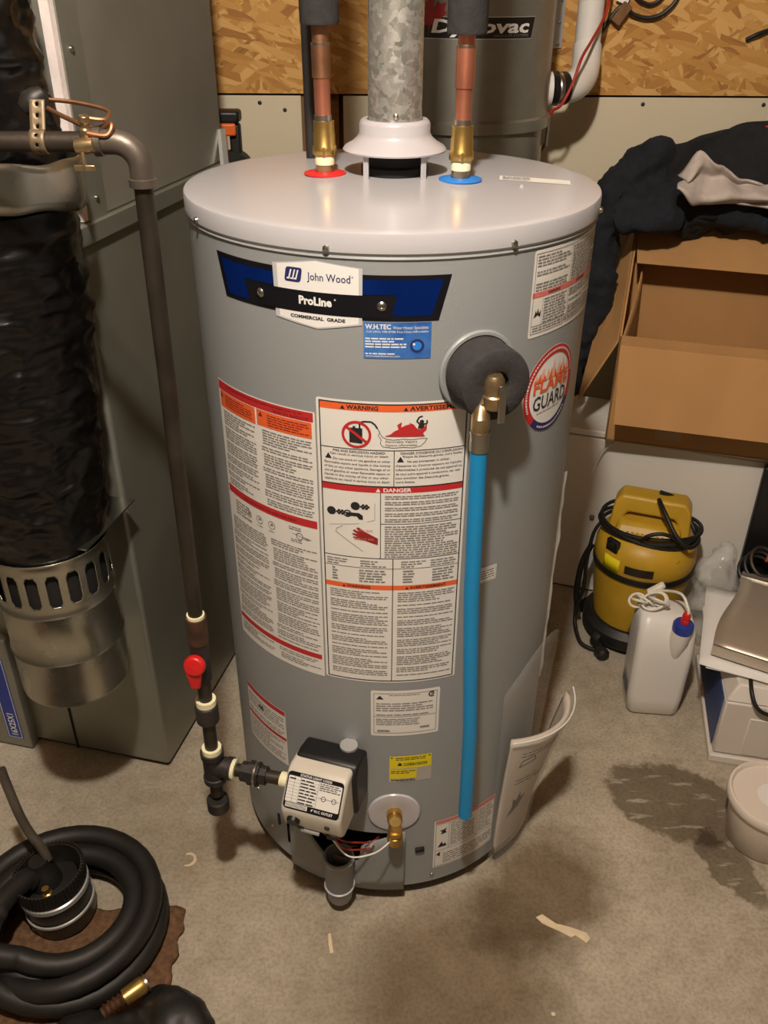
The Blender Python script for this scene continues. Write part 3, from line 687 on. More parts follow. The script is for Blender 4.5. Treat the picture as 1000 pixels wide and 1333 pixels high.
for k in range(5): p.lines(U(-1.6), U(18.6), 0.8380 - 0.0088 * k, 0.8313 - 0.0088 * k, 0.0033, 0.55, 20 + k, 0.15 if k else 0.02, 0)
p.lines(U(-1.6), U(19.0), 0.7915, 0.7395, 0.0037, 0.55, 31, 0.22, 0)
for u0, u1, n in [(-18.0, -12.0, 3), (-8.4, -1.2, 3), (3.0, 10.0, 3), (11.4, 18.8, 3)]: p.lines(U(u0), U(u1), 0.7350, 0.7225, 0.0040, 0.5, int(u0 * 7), 0.5, 0)
for u0, u1 in [(-16.6, -15.0), (-8.8, -1.2), (3.6, 7.2), (12.0, 18.4)]: p.lines(U(u0), U(u1), 0.7195, 0.6950, 0.0045, 0.55, int(u0 * 9), 0.3, 0)
rg = random.Random(5)
for u0, u1, sd in [(-17.4, -0.6, 41), (2.2, 18.8, 42)]:
    z = 0.6820
    while z > 0.528:
        n = rg.choice([1, 3, 4, 5]); z1 = max(0.524, z - 0.0036 * n - 0.0002); p.lines(U(u0), U(u1), z, z1, 0.0036, 0.5, int(z * 9999) + sd, 0.45, 0); z = z1 - 0.0030
ink(mlb, 'fine_print', p, M['greyink'], cut=False)

# --- left-hand operating label
ll = label('operating_label', -57.5, -20.2, 0.5100, 0.9475, M['paper'], 0.002)
p = Print().rect(U(-57.2), 0.9330, U(-20.7), 0.9460); ink(ll, 'red_band', p, M['red'], 0.0008)
p = Print().rect(U(-56.8), 0.7730, U(-20.7), 0.7850); ink(ll, 'red_band', p, M['red'], 0.0008)
p = Print().rect(U(-57.0), 0.5420, U(-20.9), 0.5510); ink(ll, 'red_band', p, M['red'], 0.0008)
p = Print().rect(U(-56.6), 0.9080, U(-39.8), 0.9318); ink(ll, 'orange_panel', p, M['orange'], 0.0008)
p = Print().rect(U(-39.1), 0.9090, U(-21.2), 0.9318); ink(ll, 'orange_panel', p, M['orange'], 0.0008)
for u_, a_, b_, sd_ in ((-37.6, -35.2, -22.0, 51), (-55.6, -53.6, -41.0, 52)):
    p = Print(); tri(p, U(u_), 0.9230, 0.0040); ink(ll, 'warning_triangle', p, M['mapleleaf'], 0.0011)
    p = Print().lines(U(a_), U(b_), 0.9300, 0.9105, 0.0034, 0.4, sd_, 0.3, 0); ink(ll, 'fine_print', p, M['mapleleaf'], 0.0011)
p = Print().text('MISE EN MARCHE', U(-33.0), 0.9345, U(-22.0) - U(-33.0), 0.0042, 0.015); ink(ll, 'band_lettering', p, M['mapleleaf'], 0.0011)
p = Print().lines(U(-52), U(-24), 0.9452, 0.9402, 0.0040, 0.5, 53, 0.1, 0); ink(ll, 'fine_print', p, M['mapleleaf'], 0.0011)
p = Print().lines(U(-48), U(-26), 0.7828, 0.7745, 0.0056, 0.5, 54, 0.1, 0); ink(ll, 'fine_print', p, M['mapleleaf'], 0.0011)
p = Print(); rg = random.Random(9)
for u0, u1, za, zb in [(-56.0, -40.2, 0.9055, 0.7880), (-38.0, -21.4, 0.9065, 0.7880), (-56.2, -38.6, 0.7360, 0.5540), (-37.0, -21.2, 0.7360, 0.5540), (-56.6, -39.0, 0.5400, 0.5180), (-36.8, -21.4, 0.5400, 0.5150)]:
    z = za
    while z > zb + 0.006:
        n = rg.choice([2, 3, 5, 6]); z1 = max(zb, z - 0.0038 * n - 0.0002); p.lines(U(u0) + (0.003 if n > 3 else 0), U(u1), z, z1, 0.0038, 0.5, int(z * 9999) + int(u0), 0.5, 0); z = z1 - 0.0022
p.lines(U(-53), U(-45), 0.7680, 0.7400, 0.0050, 0.5, 61, 0.5, 0.2)
for k in range(3):
    cu = U(-46.2 + 4.9 * k); p.ring(cu, 0.7560, 0.0055, 0.0066, n=20); p.poly([(cu - 0.003, 0.754), (cu + 0.004, 0.7565), (cu, 0.7605)]); p.lines(cu - 0.006, cu + 0.006, 0.7480, 0.7420, 0.0030, 0.4, 70 + k, 0.2, 0)
p.ring(U(-26.5), 0.7540, 0.0045, 0.0060, n=18); p.poly([(U(-29.5), 0.7565), (U(-24.0), 0.7500), (U(-22.6), 0.7525), (U(-25.0), 0.7550)]); p.lines(U(-30), U(-26), 0.7690, 0.7620, 0.0034, 0.5, 75, 0.2, 0); p.lines(U(-29.5), U(-25), 0.7490, 0.7420, 0.0032, 0.5, 76, 0.2, 0)
ink(ll, 'fine_print', p, M['greyink'], cut=False)

# --- lower left label with two red bands
lb = label('lower_warning_label', -58.4, -36.6, 0.2760, 0.3990, M['paper'], 0.002)
p = Print().rect(U(-58.2), 0.3885, U(-36.8), 0.3980); ink(lb, 'red_band', p, M['red'], 0.0008)
p = Print().rect(U(-58.2), 0.3320, U(-36.8), 0.3385); ink(lb, 'red_band', p, M['red'], 0.0008)
p = Print().lines(U(-57.5), U(-37.5), 0.3840, 0.3420, 0.0052, 0.42, 80, 0.5, 0.1).lines(U(-57.5), U(-37.5), 0.3300, 0.2800, 0.0046, 0.42, 81, 0.4, 0.1); ink(lb, 'fine_print', p, M['greyink'], cut=False)
p = Print().poly([(U(-51), 0.366), (U(-50), 0.374), (U(-49.3), 0.370), (U(-48.5), 0.376), (U(-47.6), 0.366)]); ink(lb, 'flame_icon', p, M['ink'])

# --- rating plate sticker
sp = label('rating_label', -5.6, 16.1, 0.4035, 0.4972, M['paper'], 0.003)
p = Print().outline(U(-4.7), 0.4095, U(15.2), 0.4918, 0.0006); p.rect(U(-4.7), 0.4440, U(15.2), 0.4446)
p.poly([(U(-4.0), 0.4800), (U(-1.6), 0.4800), (U(-2.8), 0.4875)])
p.ring(U(13.5), 0.4855, 0.0036, 0.0056, 50, 310, 18); p.text('SP', U(13.2), 0.4830, 0.0055, 0.0050, 0.03)
for u0, n in [(-3.6, 26), (10.0, 20)]:
    for k in range(n): p.rect(U(u0) + k * 0.00075, 0.4122 if u0 < 0 else 0.4170, U(u0) + k * 0.00075 + (0.0005 if k % 3 else 0.0003), 0.4165 if u0 < 0 else 0.4215)
ink(sp, 'black_print', p, M['ink'])
p = Print().lines(U(0), U(12), 0.4900, 0.4850, 0.0026, 0.5, 90, 0.2, 0).lines(U(-4), U(14), 0.4790, 0.4460, 0.0046, 0.45, 91, 0.4, 0.2).lines(U(-4), U(10), 0.4420, 0.4230, 0.0038, 0.45, 92, 0.3, 0.1)
ink(sp, 'fine_print', p, M['greyink'], cut=False)

# --- yellow protection sticker
ys = label('yellow_sticker', 0.35, 14.4, 0.2995, 0.3590, M['foil'], 0.002)
p = Print().rect(U(0.5), 0.3310, U(14.3), 0.3585); ink(ys, 'yellow_panel', p, M['yellow'], 0.0008)
p = Print().rect(U(0.5), 0.3080, U(9.4), 0.3285); ink(ys, 'yellow_panel', p, M['yellow'], 0.0008)
p = Print().text('CORROSION', U(5.0), 0.3360, U(12.8) - U(5.0), 0.0068, 0.03); p.poly([(U(3.0), 0.337), (U(4.6), 0.337), (U(4.2), 0.343), (U(3.4), 0.343)])
for c in (1.2, 13.6): p.ring(U(c), 0.3548, 0, 0.0016, n=10)
p.lines(U(2.4), U(12.4), 0.3570, 0.3480, 0.0038, 0.45, 95, 0.2, 0).lines(U(0.9), U(9.0), 0.3275, 0.3160, 0.0040, 0.45, 96, 0.3, 0).lines(U(0.9), U(9.0), 0.3070, 0.3010, 0.0026, 0.45, 97, 0.1, 0)
ink(ys, 'black_print', p, M['ink'])

# --- round flame emblem
fu, fv, fr = U(49.7), 0.9475, 0.0605
p = Print().ring(fu, fv, 0, fr, n=72); fg = p.build('round_sticker', M['white'], wh, cm, 0.0005)
p = Print().ring(fu, fv, 0.0485, fr - 0.0006, -30, 225, 60); ink(fg, 'red_ring', p, M['red'], 0.0008)
p = Print().ring(fu, fv, 0.0485, fr - 0.0006, 225, 330, 30); ink(fg, 'navy_ring', p, M['navy'], 0.0008)
def arc_words(p, r, a0, a1, seed, hh):
    rg = random.Random(seed); a = a0; sg = 1 if a1 > a0 else -1
    while (a - a1) * sg < 0:
        w = rg.uniform(1.6, 4.2) * sg; p.ring(fu, fv, r - hh, r + hh, a, a + w, 2); a += w + 1.3 * sg
p = Print(); arc_words(p, 0.0545, 10, 205, 3, 0.0014); arc_words(p, 0.0545, 240, 316, 4, 0.0014); ink(fg, 'ring_lettering', p, M['paper'], 0.0011, cut=False)
p = Print().text('GUARD', fu - 0.0405, fv - 0.0235, 0.081, 0.0205, 0.01, rot=-2); ink(fg, 'black_lettering', p, M['ink'], 0.0011)
p = Print().lines(fu - 0.030, fu + 0.028, fv - 0.0265, fv - 0.0305, 0.0034, 0.4, 7, 0.05, 0); ink(fg, 'fine_print', p, M['greyink'])
p = Print().text('FLAME', fu - 0.0425, fv + 0.0015, 0.085, 0.0190, 0.03, rot=-2); ink(fg, 'orange_lettering', p, M['orange'], 0.0014)
p = Print(); rg = random.Random(11)
for k in range(7):
    x = fu - 0.038 + 0.0125 * k; h = [0.012, 0.021, 0.017, 0.027, 0.020, 0.023, 0.012][k]; y = fv + 0.016
    p.poly([(x - 0.006, y), (x + 0.006, y), (x + 0.0045, y + h * 0.45), (x + 0.0008 + 0.002 * math.sin(k * 2), y + h), (x - 0.0025, y + h * 0.5)])
ink(fg, 'flames', p, M['pale'], 0.0009)
p = Print()
for k in range(6):
    x = fu - 0.032 + 0.0125 * k; h = [0.014, 0.010, 0.016, 0.012, 0.015, 0.010][k]; y = fv + 0.016
    p.poly([(x - 0.004, y), (x + 0.004, y), (x + 0.002 * math.cos(k * 3), y + h)])
ink(fg, 'flame_cores', p, M['orange'], 0.0012)

# --- upper right safety label
ur = label('safety_label', 36.9, 74.5, 1.0300, 1.1395, M['paper'], 0.004)
p = Print().outline(U(37.6), 1.0350, U(73.8), 1.1355, 0.0006); p.rect(U(37.6), 1.0450, U(73.8), 1.0456); p.rect(U(52.8), 1.0450, U(52.8) + 0.0004, 1.0800); p.rect(U(41.4), 1.0450, U(41.4) + 0.0004, 1.0805); p.rect(U(52.8), 1.0890, U(52.8) + 0.0004, 1.1350)
p.poly([(U(38.3), 1.0560), (U(39.0), 1.0655), (U(39.4), 1.0610), (U(39.8), 1.0680), (U(40.2), 1.0605), (U(40.9), 1.0650), (U(40.8), 1.0560), (U(39.7), 1.0590)])
ink(ur, 'black_print', p, M['ink'])
p = Print().rect(U(37.3), 1.0812, U(74.2), 1.0880); ink(ur, 'red_band', p, M['pink'], 0.0008)
p = Print().lines(U(38.2), U(52.2), 1.1340, 1.0895, 0.0037, 0.5, 101, 0.3, 0.2).lines(U(53.4), U(73), 1.1340, 1.0895, 0.0037, 0.5, 102, 0.3, 0.2).lines(U(41.9), U(52.2), 1.0800, 1.0462, 0.0037, 0.5, 103, 0.4, 0.1).lines(U(53.4), U(73), 1.0800, 1.0462, 0.0037, 0.5, 104, 0.3, 0.2).lines(U(38.2), U(73), 1.0448, 1.0355, 0.0034, 0.5, 105, 0.1, 0)
ink(ur, 'fine_print', p, M['greyink'], cut=False)
for w_, a_, l_ in (('WARNING', 43, 0.026), ('AVERTISSEMENT', 57, 0.03)): ink(ur, 'band_lettering', Print().text(w_, U(a_), 1.0826, l_, 0.0038, 0.02), M['ink'], 0.0011)

# --- bottom right label
br = label('flood_warning_label', 16.6, 42.5, 0.0690, 0.1905, M['paper'], 0.002)
p = Print().rect(U(17.0), 0.1825, U(42.2), 0.1895); ink(br, 'red_band', p, M['pink'], 0.0008)
p = Print().outline(U(17.2), 0.0720, U(42.2), 0.1810, 0.0006); p.rect(U(17.2), 0.1130, U(42.2), 0.1136); p.rect(U(22.2), 0.1130, U(22.2) + 0.0005, 0.1810); p.rect(U(34.2), 0.1130, U(34.2) + 0.0005, 0.1810)
p.poly([(U(18.6), 0.1650), (U(19.6), 0.1600), (U(19.0), 0.1540), (U(21.4), 0.1560), (U(20.8), 0.1610), (U(21.3), 0.1680), (U(20.0), 0.1645)])
p.poly([(U(18.1), 0.1215), (U(21.6), 0.1215), (U(20.9), 0.1300), (U(20.2), 0.1265), (U(19.6), 0.1350)]); p.poly([(U(17.6), 0.1030), (U(19.2), 0.1090), (U(19.2), 0.0970)])
ink(br, 'black_print', p, M['ink'])
p = Print().lines(U(22.9), U(33.6), 0.1795, 0.1150, 0.0050, 0.42, 111, 0.4, 0.1).lines(U(34.9), U(41.6), 0.1795, 0.1150, 0.0050, 0.42, 112, 0.4, 0.1).lines(U(20.4), U(41.6), 0.1115, 0.0740, 0.0056, 0.42, 113, 0.4, 0.1); ink(br, 'fine_print', p, M['greyink'], cut=False)

# --- small white tag on the jacket, sticker on the lid
sm = label('small_tag', 26.6, 33.0, 0.674, 0.700, M['paper'], 0.001)
p = Print().outline(U(27.0), 0.676, U(32.6), 0.698, 0.0005).lines(U(27.4), U(32.2), 0.697, 0.678, 0.0042, 0.45, 121, 0.3, 0); ink(sm, 'fine_print', p, M['greyink'])
A = Vector((0.1475, 0.000, 0)); Bv = Vector((0.2430, -0.012, 0)); ex = (Bv - A).normalized(); ey = Vector((-ex.y, ex.x, 0))
def lm(u, v, lift):
    q = A + ex * u + ey * v; return Vector((q.x, q.y, zl(q.x, q.y) + lift))
ls = Print().rect(0, -0.015, 0.0963, 0.015).build('lid_sticker', M['paper'], lid, lm, 0.0005)
Print().lines(0.004, 0.042, 0.013, -0.013, 0.0045, 0.4, 131, 0.1, 0).build('fine_print', M['greyink'], ls, lm, 0.0008)
MB().lathe([(0.0035, 0), (0.003, 0.0025), (0, 0.0035)], (0.171, -0.055, zl(0.171, -0.055)), seg=10).build('screw', M['lid'], lid)

# --- draft hood on the lid
HX, HY = 0.003, 0.022; HZ = zl(HX, HY)
hood = MB().lathe([(0.0712, 0.0335), (0.0705, 0.0315), (0.0660, 0.0355), (0.056, 0.040), (0.049, 0.047), (0.0465, 0.053), (0.0465, 0.064), (0.0445, 0.067), (0.038, 0.0675), (0.038, 0.071),
                   (0.0445, 0.071), (0.0470, 0.0685), (0.0485, 0.065), (0.0485, 0.054), (0.0515, 0.0485), (0.0585, 0.0425), (0.068, 0.0375), (0.0712, 0.0335)], (HX, HY, HZ - 0.002), seg=64).build('draft_hood', M['hood'], wh)
for a in (-38, 38, 142, 218):
    q = Vector((HX + 0.0625 * math.sin(R_(a)), HY - 0.0625 * math.cos(R_(a)), HZ + 0.016)); MB().box(q, (0.008, 0.003, 0.042), R_(a)).build('hood_leg', M['hood'], hood, bevel=0.0006)
MB().lathe([(0.046, 0.0), (0.046, 0.010), (0.040, 0.012), (0.038, 0.0)], (HX, HY, HZ), seg=40).build('flue_outlet', M['cavity'], hood)
MB().lathe([(0.040, 0.0005), (0.040, 0.038)], (HX, HY, HZ), seg=40).build('flue_baffle', M['cavity'], hood)

# --- hot and cold rings and dielectric nipples
HOT = Vector((-0.093, 0.014, 0)); COLD = Vector((0.0915, -0.024, 0))
for P0, rm, nm in ((HOT, 'redring', 'hot_outlet'), (COLD, 'bluering', 'cold_inlet')):
    z = zl(P0.x, P0.y)
    n = MB().lathe([(0.0122, 0), (0.0122, 0.014)], (P0.x, P0.y, z), seg=24).build(nm, M['nickel'], wh)
    MB().lathe([(0.013, 0.0005), (0.0292, 0.0005), (0.0292, 0.002), (0.018, 0.004), (0.013, 0.004)], (P0.x, P0.y, z), seg=40).build('ring', M[rm], n)

# --- removable outer access panel with sight pocket
def top_z(a):
    K = [(-36.2, 0.186), (-29, 0.158), (-24, 0.122), (-22.2, 0.112), (-21.4, 0.112), (-9.6, 0.112), (-9.2, 0.148), (-6.5, 0.164), (-4, 0.168), (5.8, 0.190)]
    for (x0, y0), (x1, y1) in zip(K[:-1], K[1:]):
        if x0 <= a <= x1: return y0 + (y1 - y0) * (a - x0) / (x1 - x0)
    return K[-1][1]
pn = MB().grid(lambda i, j: cp(-36.2 + 42 * i, 0.040 + (top_z(-36.2 + 42 * i) - 0.040) * j, 0.2905), 64, 6).build('access_panel', M['panel'], wh, solid=0.003)
pc = cp(-15.6, 0, 0.308)
pk = MB().lathe([(0.0, 0.028), (0.019, 0.028), (0.0215, 0.034), (0.0225, 0.062), (0.0245, 0.066), (0.0245, 0.132), (0.0258, 0.134), (0.0258, 0.139), (0.0225, 0.139), (0.0225, 0.060), (0.0, 0.06)], pc, seg=36).build('sight_pocket', M['panel'], pn)
for z in (0.064, 0.133): MB().lathe([(0.0244, z - 0.0015), (0.0268, z), (0.0244, z + 0.0015)], pc, seg=36).build('rim', M['hood'], pk)
MB().box(cp(11.4, 0.128, HR + 0.002), (0.016, 0.005, 0.010), R_(11)).build('slot_tab', M['black'], jacket, bevel=0.001)
MB().box(cp(-44, 0.115, HR + 0.001), (0.005, 0.004, 0.028), R_(-44)).build('slot_tab', M['black'], jacket, bevel=0.001)
for a, z in [(16.5, 0.052), (-49, 0.075), (-58, 0.135)]:
    MB().lathe([(0.0036, 0), (0.003, 0.002), (0, 0.003)], cp(a, z), cp(a, 0, 1), 10).build('screw', M['screw'], jacket)
# wires and tubes in the burner opening
MB().tube(smooth_path([cp(-16, 0.245, 0.345), cp(-13, 0.215, 0.335), cp(-9, 0.19, 0.315), cp(-5, 0.165, 0.29), cp(-2, 0.15, 0.26)]), 0.0016, 8).build('burner_wire', M['wire_red'], wh)
MB().tube(smooth_path([cp(-15, 0.245, 0.350), cp(-12, 0.210, 0.345), cp(-8, 0.18, 0.320), cp(-4.5, 0.155, 0.29), cp(-3, 0.14, 0.25)]), 0.0016, 8).build('burner_wire', M['wire_red'], wh)
MB().tube(smooth_path([cp(-14.5, 0.250, 0.36), cp(-10, 0.212, 0.36), cp(-4, 0.205, 0.345), cp(0, 0.205, 0.325), cp(1.5, 0.215, 0.318)]), 0.0014, 8).build('burner_wire', M['wire_white'], wh)
MB().tube(smooth_path([cp(-20, 0.25, 0.345), cp(-20, 0.19, 0.31), cp(-16, 0.13, 0.28), cp(-12, 0.10, 0.25)]), 0.0028, 8).build('burner_tube', M['nickel'], wh)
MB().tube(smooth_path([cp(-5, 0.168, 0.296), cp(-6, 0.160, 0.300), cp(-7, 0.158, 0.294)]), 0.0032, 8).build('wire_connector', M['foil'], wh)

# --- brass drain valve in its round dish
n = cp(2.2, 0, 1); B0 = cp(2.2, 0.228, 0.279)
dv = MB().lathe([(0.044, 0.0), (0.042, 0.0035), (0.030, 0.0050), (0.018, 0.0030), (0.0, 0.0028)], B0, n, 40).build('drain_dish', M['hood'], wh)
b = MB().lathe([(0.013, 0.0), (0.013, 0.012), (0.010, 0.012), (0.010, 0.040), (0.0, 0.040)], B0, n, 20)
e = B0 + n * 0.036
b.lathe([(0.0, 0.018), (0.0095, 0.018), (0.0105, 0.006), (0.0115, 0.004), (0.0115, -0.012), (0.0130, -0.013), (0.0130, -0.030), (0.0085, -0.030), (0.008, -0.020), (0.0, -0.020)], e, (0, 0, 1), 20)
b.box(e + n * 0.012, (0.016, 0.006, 0.008), R_(2))
b.build('drain_valve', M['brass'], dv)

# --- gas control valve
TH = -17.4; n = cp(TH, 0, 1); t = Vector((math.cos(R_(TH)), math.sin(R_(TH)), 0)); zz = Vector((0, 0, 1))
GS = 0.94; C0 = cp(TH, 0.334, 0.340)
def L3(a, r, h): return C0 + (t * a + n * r + zz * h) * GS
gv = thing_part = None
def quadloop(w, r, h): return L3(w, r, h)
# profile in the radial-vertical plane: sloped label face on top, blunt front, undercut bottom
prof = [(-0.030, 0.052), (0.010, 0.056), (0.022, 0.052), (0.058, 0.004), (0.060, -0.006), (0.050, -0.046), (0.040, -0.054), (-0.030, -0.054)]
mb = MB(); W = 0.052
mb.add([L3(s * (W - 0.0), r, h) for s in (-1, 1) for r, h in prof], [tuple(range(8)), tuple(range(8, 16))[::-1]] + [(i, (i + 1) % 8, 8 + (i + 1) % 8, 8 + i) for i in range(8)])
cv = mb.build('gas_control', M['ctrl'], wh, bevel=0.007, bseg=3)
mb = MB(); pts = [(-0.060, 0.050), (-0.026, 0.0585), (-0.010, 0.0585), (0.004, 0.040), (-0.004, -0.050), (-0.060, -0.050)]
mb.add([L3(s * 0.054 + 0.005, r, h) for s in (-1, 1) for r, h in pts], [tuple(range(6)), tuple(range(6, 12))[::-1]] + [(i, (i + 1) % 6, 6 + (i + 1) % 6, 6 + i) for i in range(6)])
mb.build('back_cover', M['black'], cv, bevel=0.006, bseg=3)
MB().cyl(L3(0.028, -0.052, 0.044), L3(0.028, -0.052, 0.0590), 0.014, 24).build('dial_cap', M['foil'], cv)
# printed label on the sloped face
fa = Vector((0, 0, 0)); s0 = L3(0, 0.022, 0.052); s1 = L3(0, 0.058, 0.004); sd = (s0 - s1).normalized(); sn = t.cross(sd).normalized()
sn = sn if sn.dot(n) > 0 else -sn
mid3 = (s0 + s1) / 2
def gm(u, v, lift): return mid3 + (t * u * 1.04 + sd * v * 1.06) * GS + sn * lift
def rrect(u0, v0, u1, v1, r):
    pts = []
    for cu, cv2, a in [(u1 - r, v0 + r, -90), (u1 - r, v1 - r, 0), (u0 + r, v1 - r, 90), (u0 + r, v0 + r, 180)]:
        pts += [(cu + r * math.cos(R_(a + 22.5 * k)), cv2 + r * math.sin(R_(a + 22.5 * k))) for k in range(5)]
    return pts
gl = Print().poly(rrect(-0.046, -0.028, 0.046, 0.028, 0.006)).build('status_label', M['badgeblack'], cv, gm, 0.0006, step=0)
Print().poly(rrect(-0.0440, -0.0180, 0.0440, 0.0215, 0.002)).poly([(-0.042, -0.0255), (-0.006, -0.0255), (-0.006, -0.0190), (-0.042, -0.0190)]).build('white_panel', M['paper'], gl, gm, 0.0009, step=0)
p = Print().text('STATUS LIGHT CODE', -0.026, 0.0230, 0.052, 0.0036, 0.03).text('4" W.C. OUTLET', 0.000, -0.0245, 0.036, 0.0040, 0.02)
p.build('white_lettering', M['white'], gl, gm, 0.0012, step=0)
p = Print()
for k in range(8): p.rect(-0.044, 0.0165 - 0.0048 * k, 0.006, 0.0168 - 0.0048 * k)
for u in (-0.034, -0.024, 0.006): p.rect(u, -0.018, u + 0.0004, 0.0215)
p.lines(-0.023, 0.0045, 0.0215, -0.018, 0.0048, 0.4, 141, 0.3, 0).lines(-0.042, -0.026, 0.0215, 0.012, 0.0048, 0.4, 142, 0.1, 0).lines(0.008, 0.042, 0.0215, 0.008, 0.0030, 0.45, 143, 0.2, 0)
p.ring(0.017, -0.002, 0.0030, 0.0040, n=14); p.ring(0.034, -0.002, 0.0030, 0.0040, n=14); p.rect(0.008, -0.0022, 0.042, -0.0016)
for k in range(24): p.rect(-0.041 + 0.00142 * k, -0.0250, -0.0404 + 0.00142 * k, -0.0196)
p.build('black_print', M['ink'], gl, gm, 0.0012, step=0)
f0 = L3(0, 0.058, -0.025); fn_ = (n * 0.97 - zz * 0.24).normalized()
MB().lathe([(0.0105, 0), (0.0105, 0.008), (0.009, 0.011), (0.0, 0.011)], L3(-0.030, 0.052, -0.020), fn_, 20).build('igniter_button', M['black'], cv)
MB().lathe([(0.0060, 0), (0.0060, 0.005), (0.0, 0.006)], L3(-0.022, 0.046, -0.044), fn_, 14).build('small_button', M['black'], cv)
MB().lathe([(0.0042, 0), (0.0042, 0.0035), (0.0, 0.004)], L3(0.028, 0.0555, -0.020), fn_, 14).build('status_light', M['iron'], cv)
MB().box(L3(0.032, 0.045, -0.050), (0.016, 0.012, 0.010), R_(TH)).build('wire_plug', M['black'], cv, bevel=0.001)
MB().box(L3(-0.005, 0.050, -0.0505), (0.030, 0.004, 0.004), R_(TH)).build('latch', M['foil'], cv)
MB().cyl(L3(-0.075, 0.0, -0.002), L3(-0.05, 0.0, -0.002), 0.012, 16).build('inlet_boss', M['ptfe'], cv)

# --- temperature and pressure relief valve in its foam sleeve, discharge tube below
n = cp(22.0, 0, 1); B0 = cp(22.0, 1.003, 0.280)
tp = MB().lathe([(0.052, -0.001), (0.052, 0.0025), (0.0505, 0.004), (0.047, 0.0042), (0.046, 0.0025), (0.0, 0.0025)], B0, n, 48).build('escutcheon', M['paint'], wh)
mb = MB().lathe([(0.0445, 0.002), (0.0455, 0.02), (0.0455, 0.044), (0.0440, 0.050), (0.0410, 0.052), (0.019, 0.052), (0.0165, 0.050), (0.0165, 0.020), (0.0, 0.020)], B0, n, 48)
mb.build('foam_sleeve', M['foam'], tp)
e = B0 + n * 0.052 + Vector((-0.006, 0, 0))
PT = Vector((0.1055, -0.322, 0)); PB = Vector((0.1235, -0.3185, 0))
tv = MB().lathe([(0.013, -0.06), (0.013, 0.0), (0.0, 0.006)], e, n, 20)
tv.lathe([(0.0115, -0.026), (0.0135, -0.024), (0.0135, -0.010), (0.0115, -0.008), (0.0125, 0.010), (0.0090, 0.016), (0.0, 0.018)], e + n * 0.004, (0, 0, 1), 20)
tv.tube([e + Vector((0, 0, -0.010)), e + Vector((-0.012, 0.0, -0.026)), Vector((PT.x, PT.y, 0.965)), Vector((PT.x, PT.y, 0.945))], 0.0115, 14)
tvb = tv.build('relief_valve', M['nickel'], wh)
MB().box(e + n * 0.018 + Vector((0.004, 0, -0.016)), (0.010, 0.003, 0.048), R_(22)).build('test_lever', M['screw'], tvb, bevel=0.001)
MB().lathe([(0.0118, 0), (0.0118, 0.022), (0.0125, 0.022), (0.0125, 0.026), (0.0, 0.026)], (PT.x, PT.y, 0.926), seg=20).build('crimp_ring', M['screw'], tvb)
tb = thing('discharge_tube', 'bright blue plastic discharge tube hanging down the front of the water heater', 'pipe', (PB.x, PB.y, 0.27))
MB().tube([(PT.x, PT.y, 0.930), (PT.x + 0.004, PT.y + 0.004, 0.70), (PB.x - 0.002, PB.y, 0.45), (PB.x, PB.y, 0.268)], 0.0108, 24).build('tube', M['pex'], tb)

# --- clear pouch with the manual, hanging on the jacket
po = thing('manual_pouch', 'clear plastic pouch holding a folded paper manual on the side of the water heater', 'manual', cp(56, 0.03, 0.30))
def bookf(lift, z0, z1, t0, t1):
    def fn(i, j):
        th = t0 + (t1 - t0) * i; z = z0 + (z1 - z0) * j
        r = 0.2845 + lift + 0.046 * (j ** 1.6) * math.sin(math.pi * (0.10 + 0.62 * i)) + 0.010 * j * i + 0.006 * math.sin(math.pi * i)
        return cp(th, z, r)
    return fn
bk = MB().grid(bookf(0.004, 0.040, 0.335, 42.5, 72), 18, 16).build('manual', M['manual'], po, solid=0.007)
def bm_(u, v, lift): return bookf(0.004 + 0.0036 + lift, 0.040, 0.335, 42.5, 72)(u, v)
p = Print().lines(0.12, 0.62, 0.90, 0.84, 0.028, 0.35, 151, 0.1, 0).lines(0.12, 0.45, 0.66, 0.58, 0.03, 0.3, 152, 0.3, 0).lines(0.4, 0.8, 0.62, 0.56, 0.04, 0.4, 153, 0.3, 0)
p.line([(0.12, 0.76), (0.30, 0.79), (0.27, 0.83), (0.14, 0.81), (0.12, 0.76)], 0.012)
p.poly([(0.10, 0.30), (0.26, 0.36), (0.34, 0.46), (0.27, 0.44), (0.24, 0.50), (0.20, 0.43), (0.15, 0.46), (0.16, 0.38)])
p.build('cover_print', M['ink'], bk, bm_, 0.0004, step=0.05)
MB().grid(bookf(0.0125, 0.030, 0.340, 41.0, 73.5), 18, 16).build('pouch_front', M['pouch'], po, solid=0.0006)
def backf(i, j):
    th = 40.5 + 40 * i; z = 0.03 + (0.40 + 0.06 * math.sin(math.pi * i)) * j
    return cp(th, z, 0.2825 + (0.004 + 0.020 * j * i))
MB().grid(backf, 18, 16).build('pouch_back', M['pouch'], po, solid=0.0006)
MB().tube([bookf(0.0125, 0.030, 0.340, 41.0, 73.5)(i / 16, 1.0) for i in range(17)], 0.0014, 8).build('pouch_rim', M['jug'], po)

# ================================================================== FLUE, COPPER LINES
fp = thing('flue_pipe', 'spangled galvanised flue pipe rising from the draft hood', 'pipe', (HX, HY, HZ + 0.066))
MB().lathe([(0.0365, HZ + 0.064), (0.0365, 1.95)], (HX, HY, 0), seg=48).build('pipe', M['spangle'], fp)
MB().box((HX + 0.027, HY + 0.0255, 1.6), (0.006, 0.003, 0.68), R_(45)).build('lock_seam', M['spangle'], fp)
MB().lathe([(0.004, 0), (0.0035, 0.003), (0, 0.0042)], (HX + 0.001, HY - 0.0365, HZ + 0.076), (0, -1, 0), 12).build('screw', M['screw'], fp)

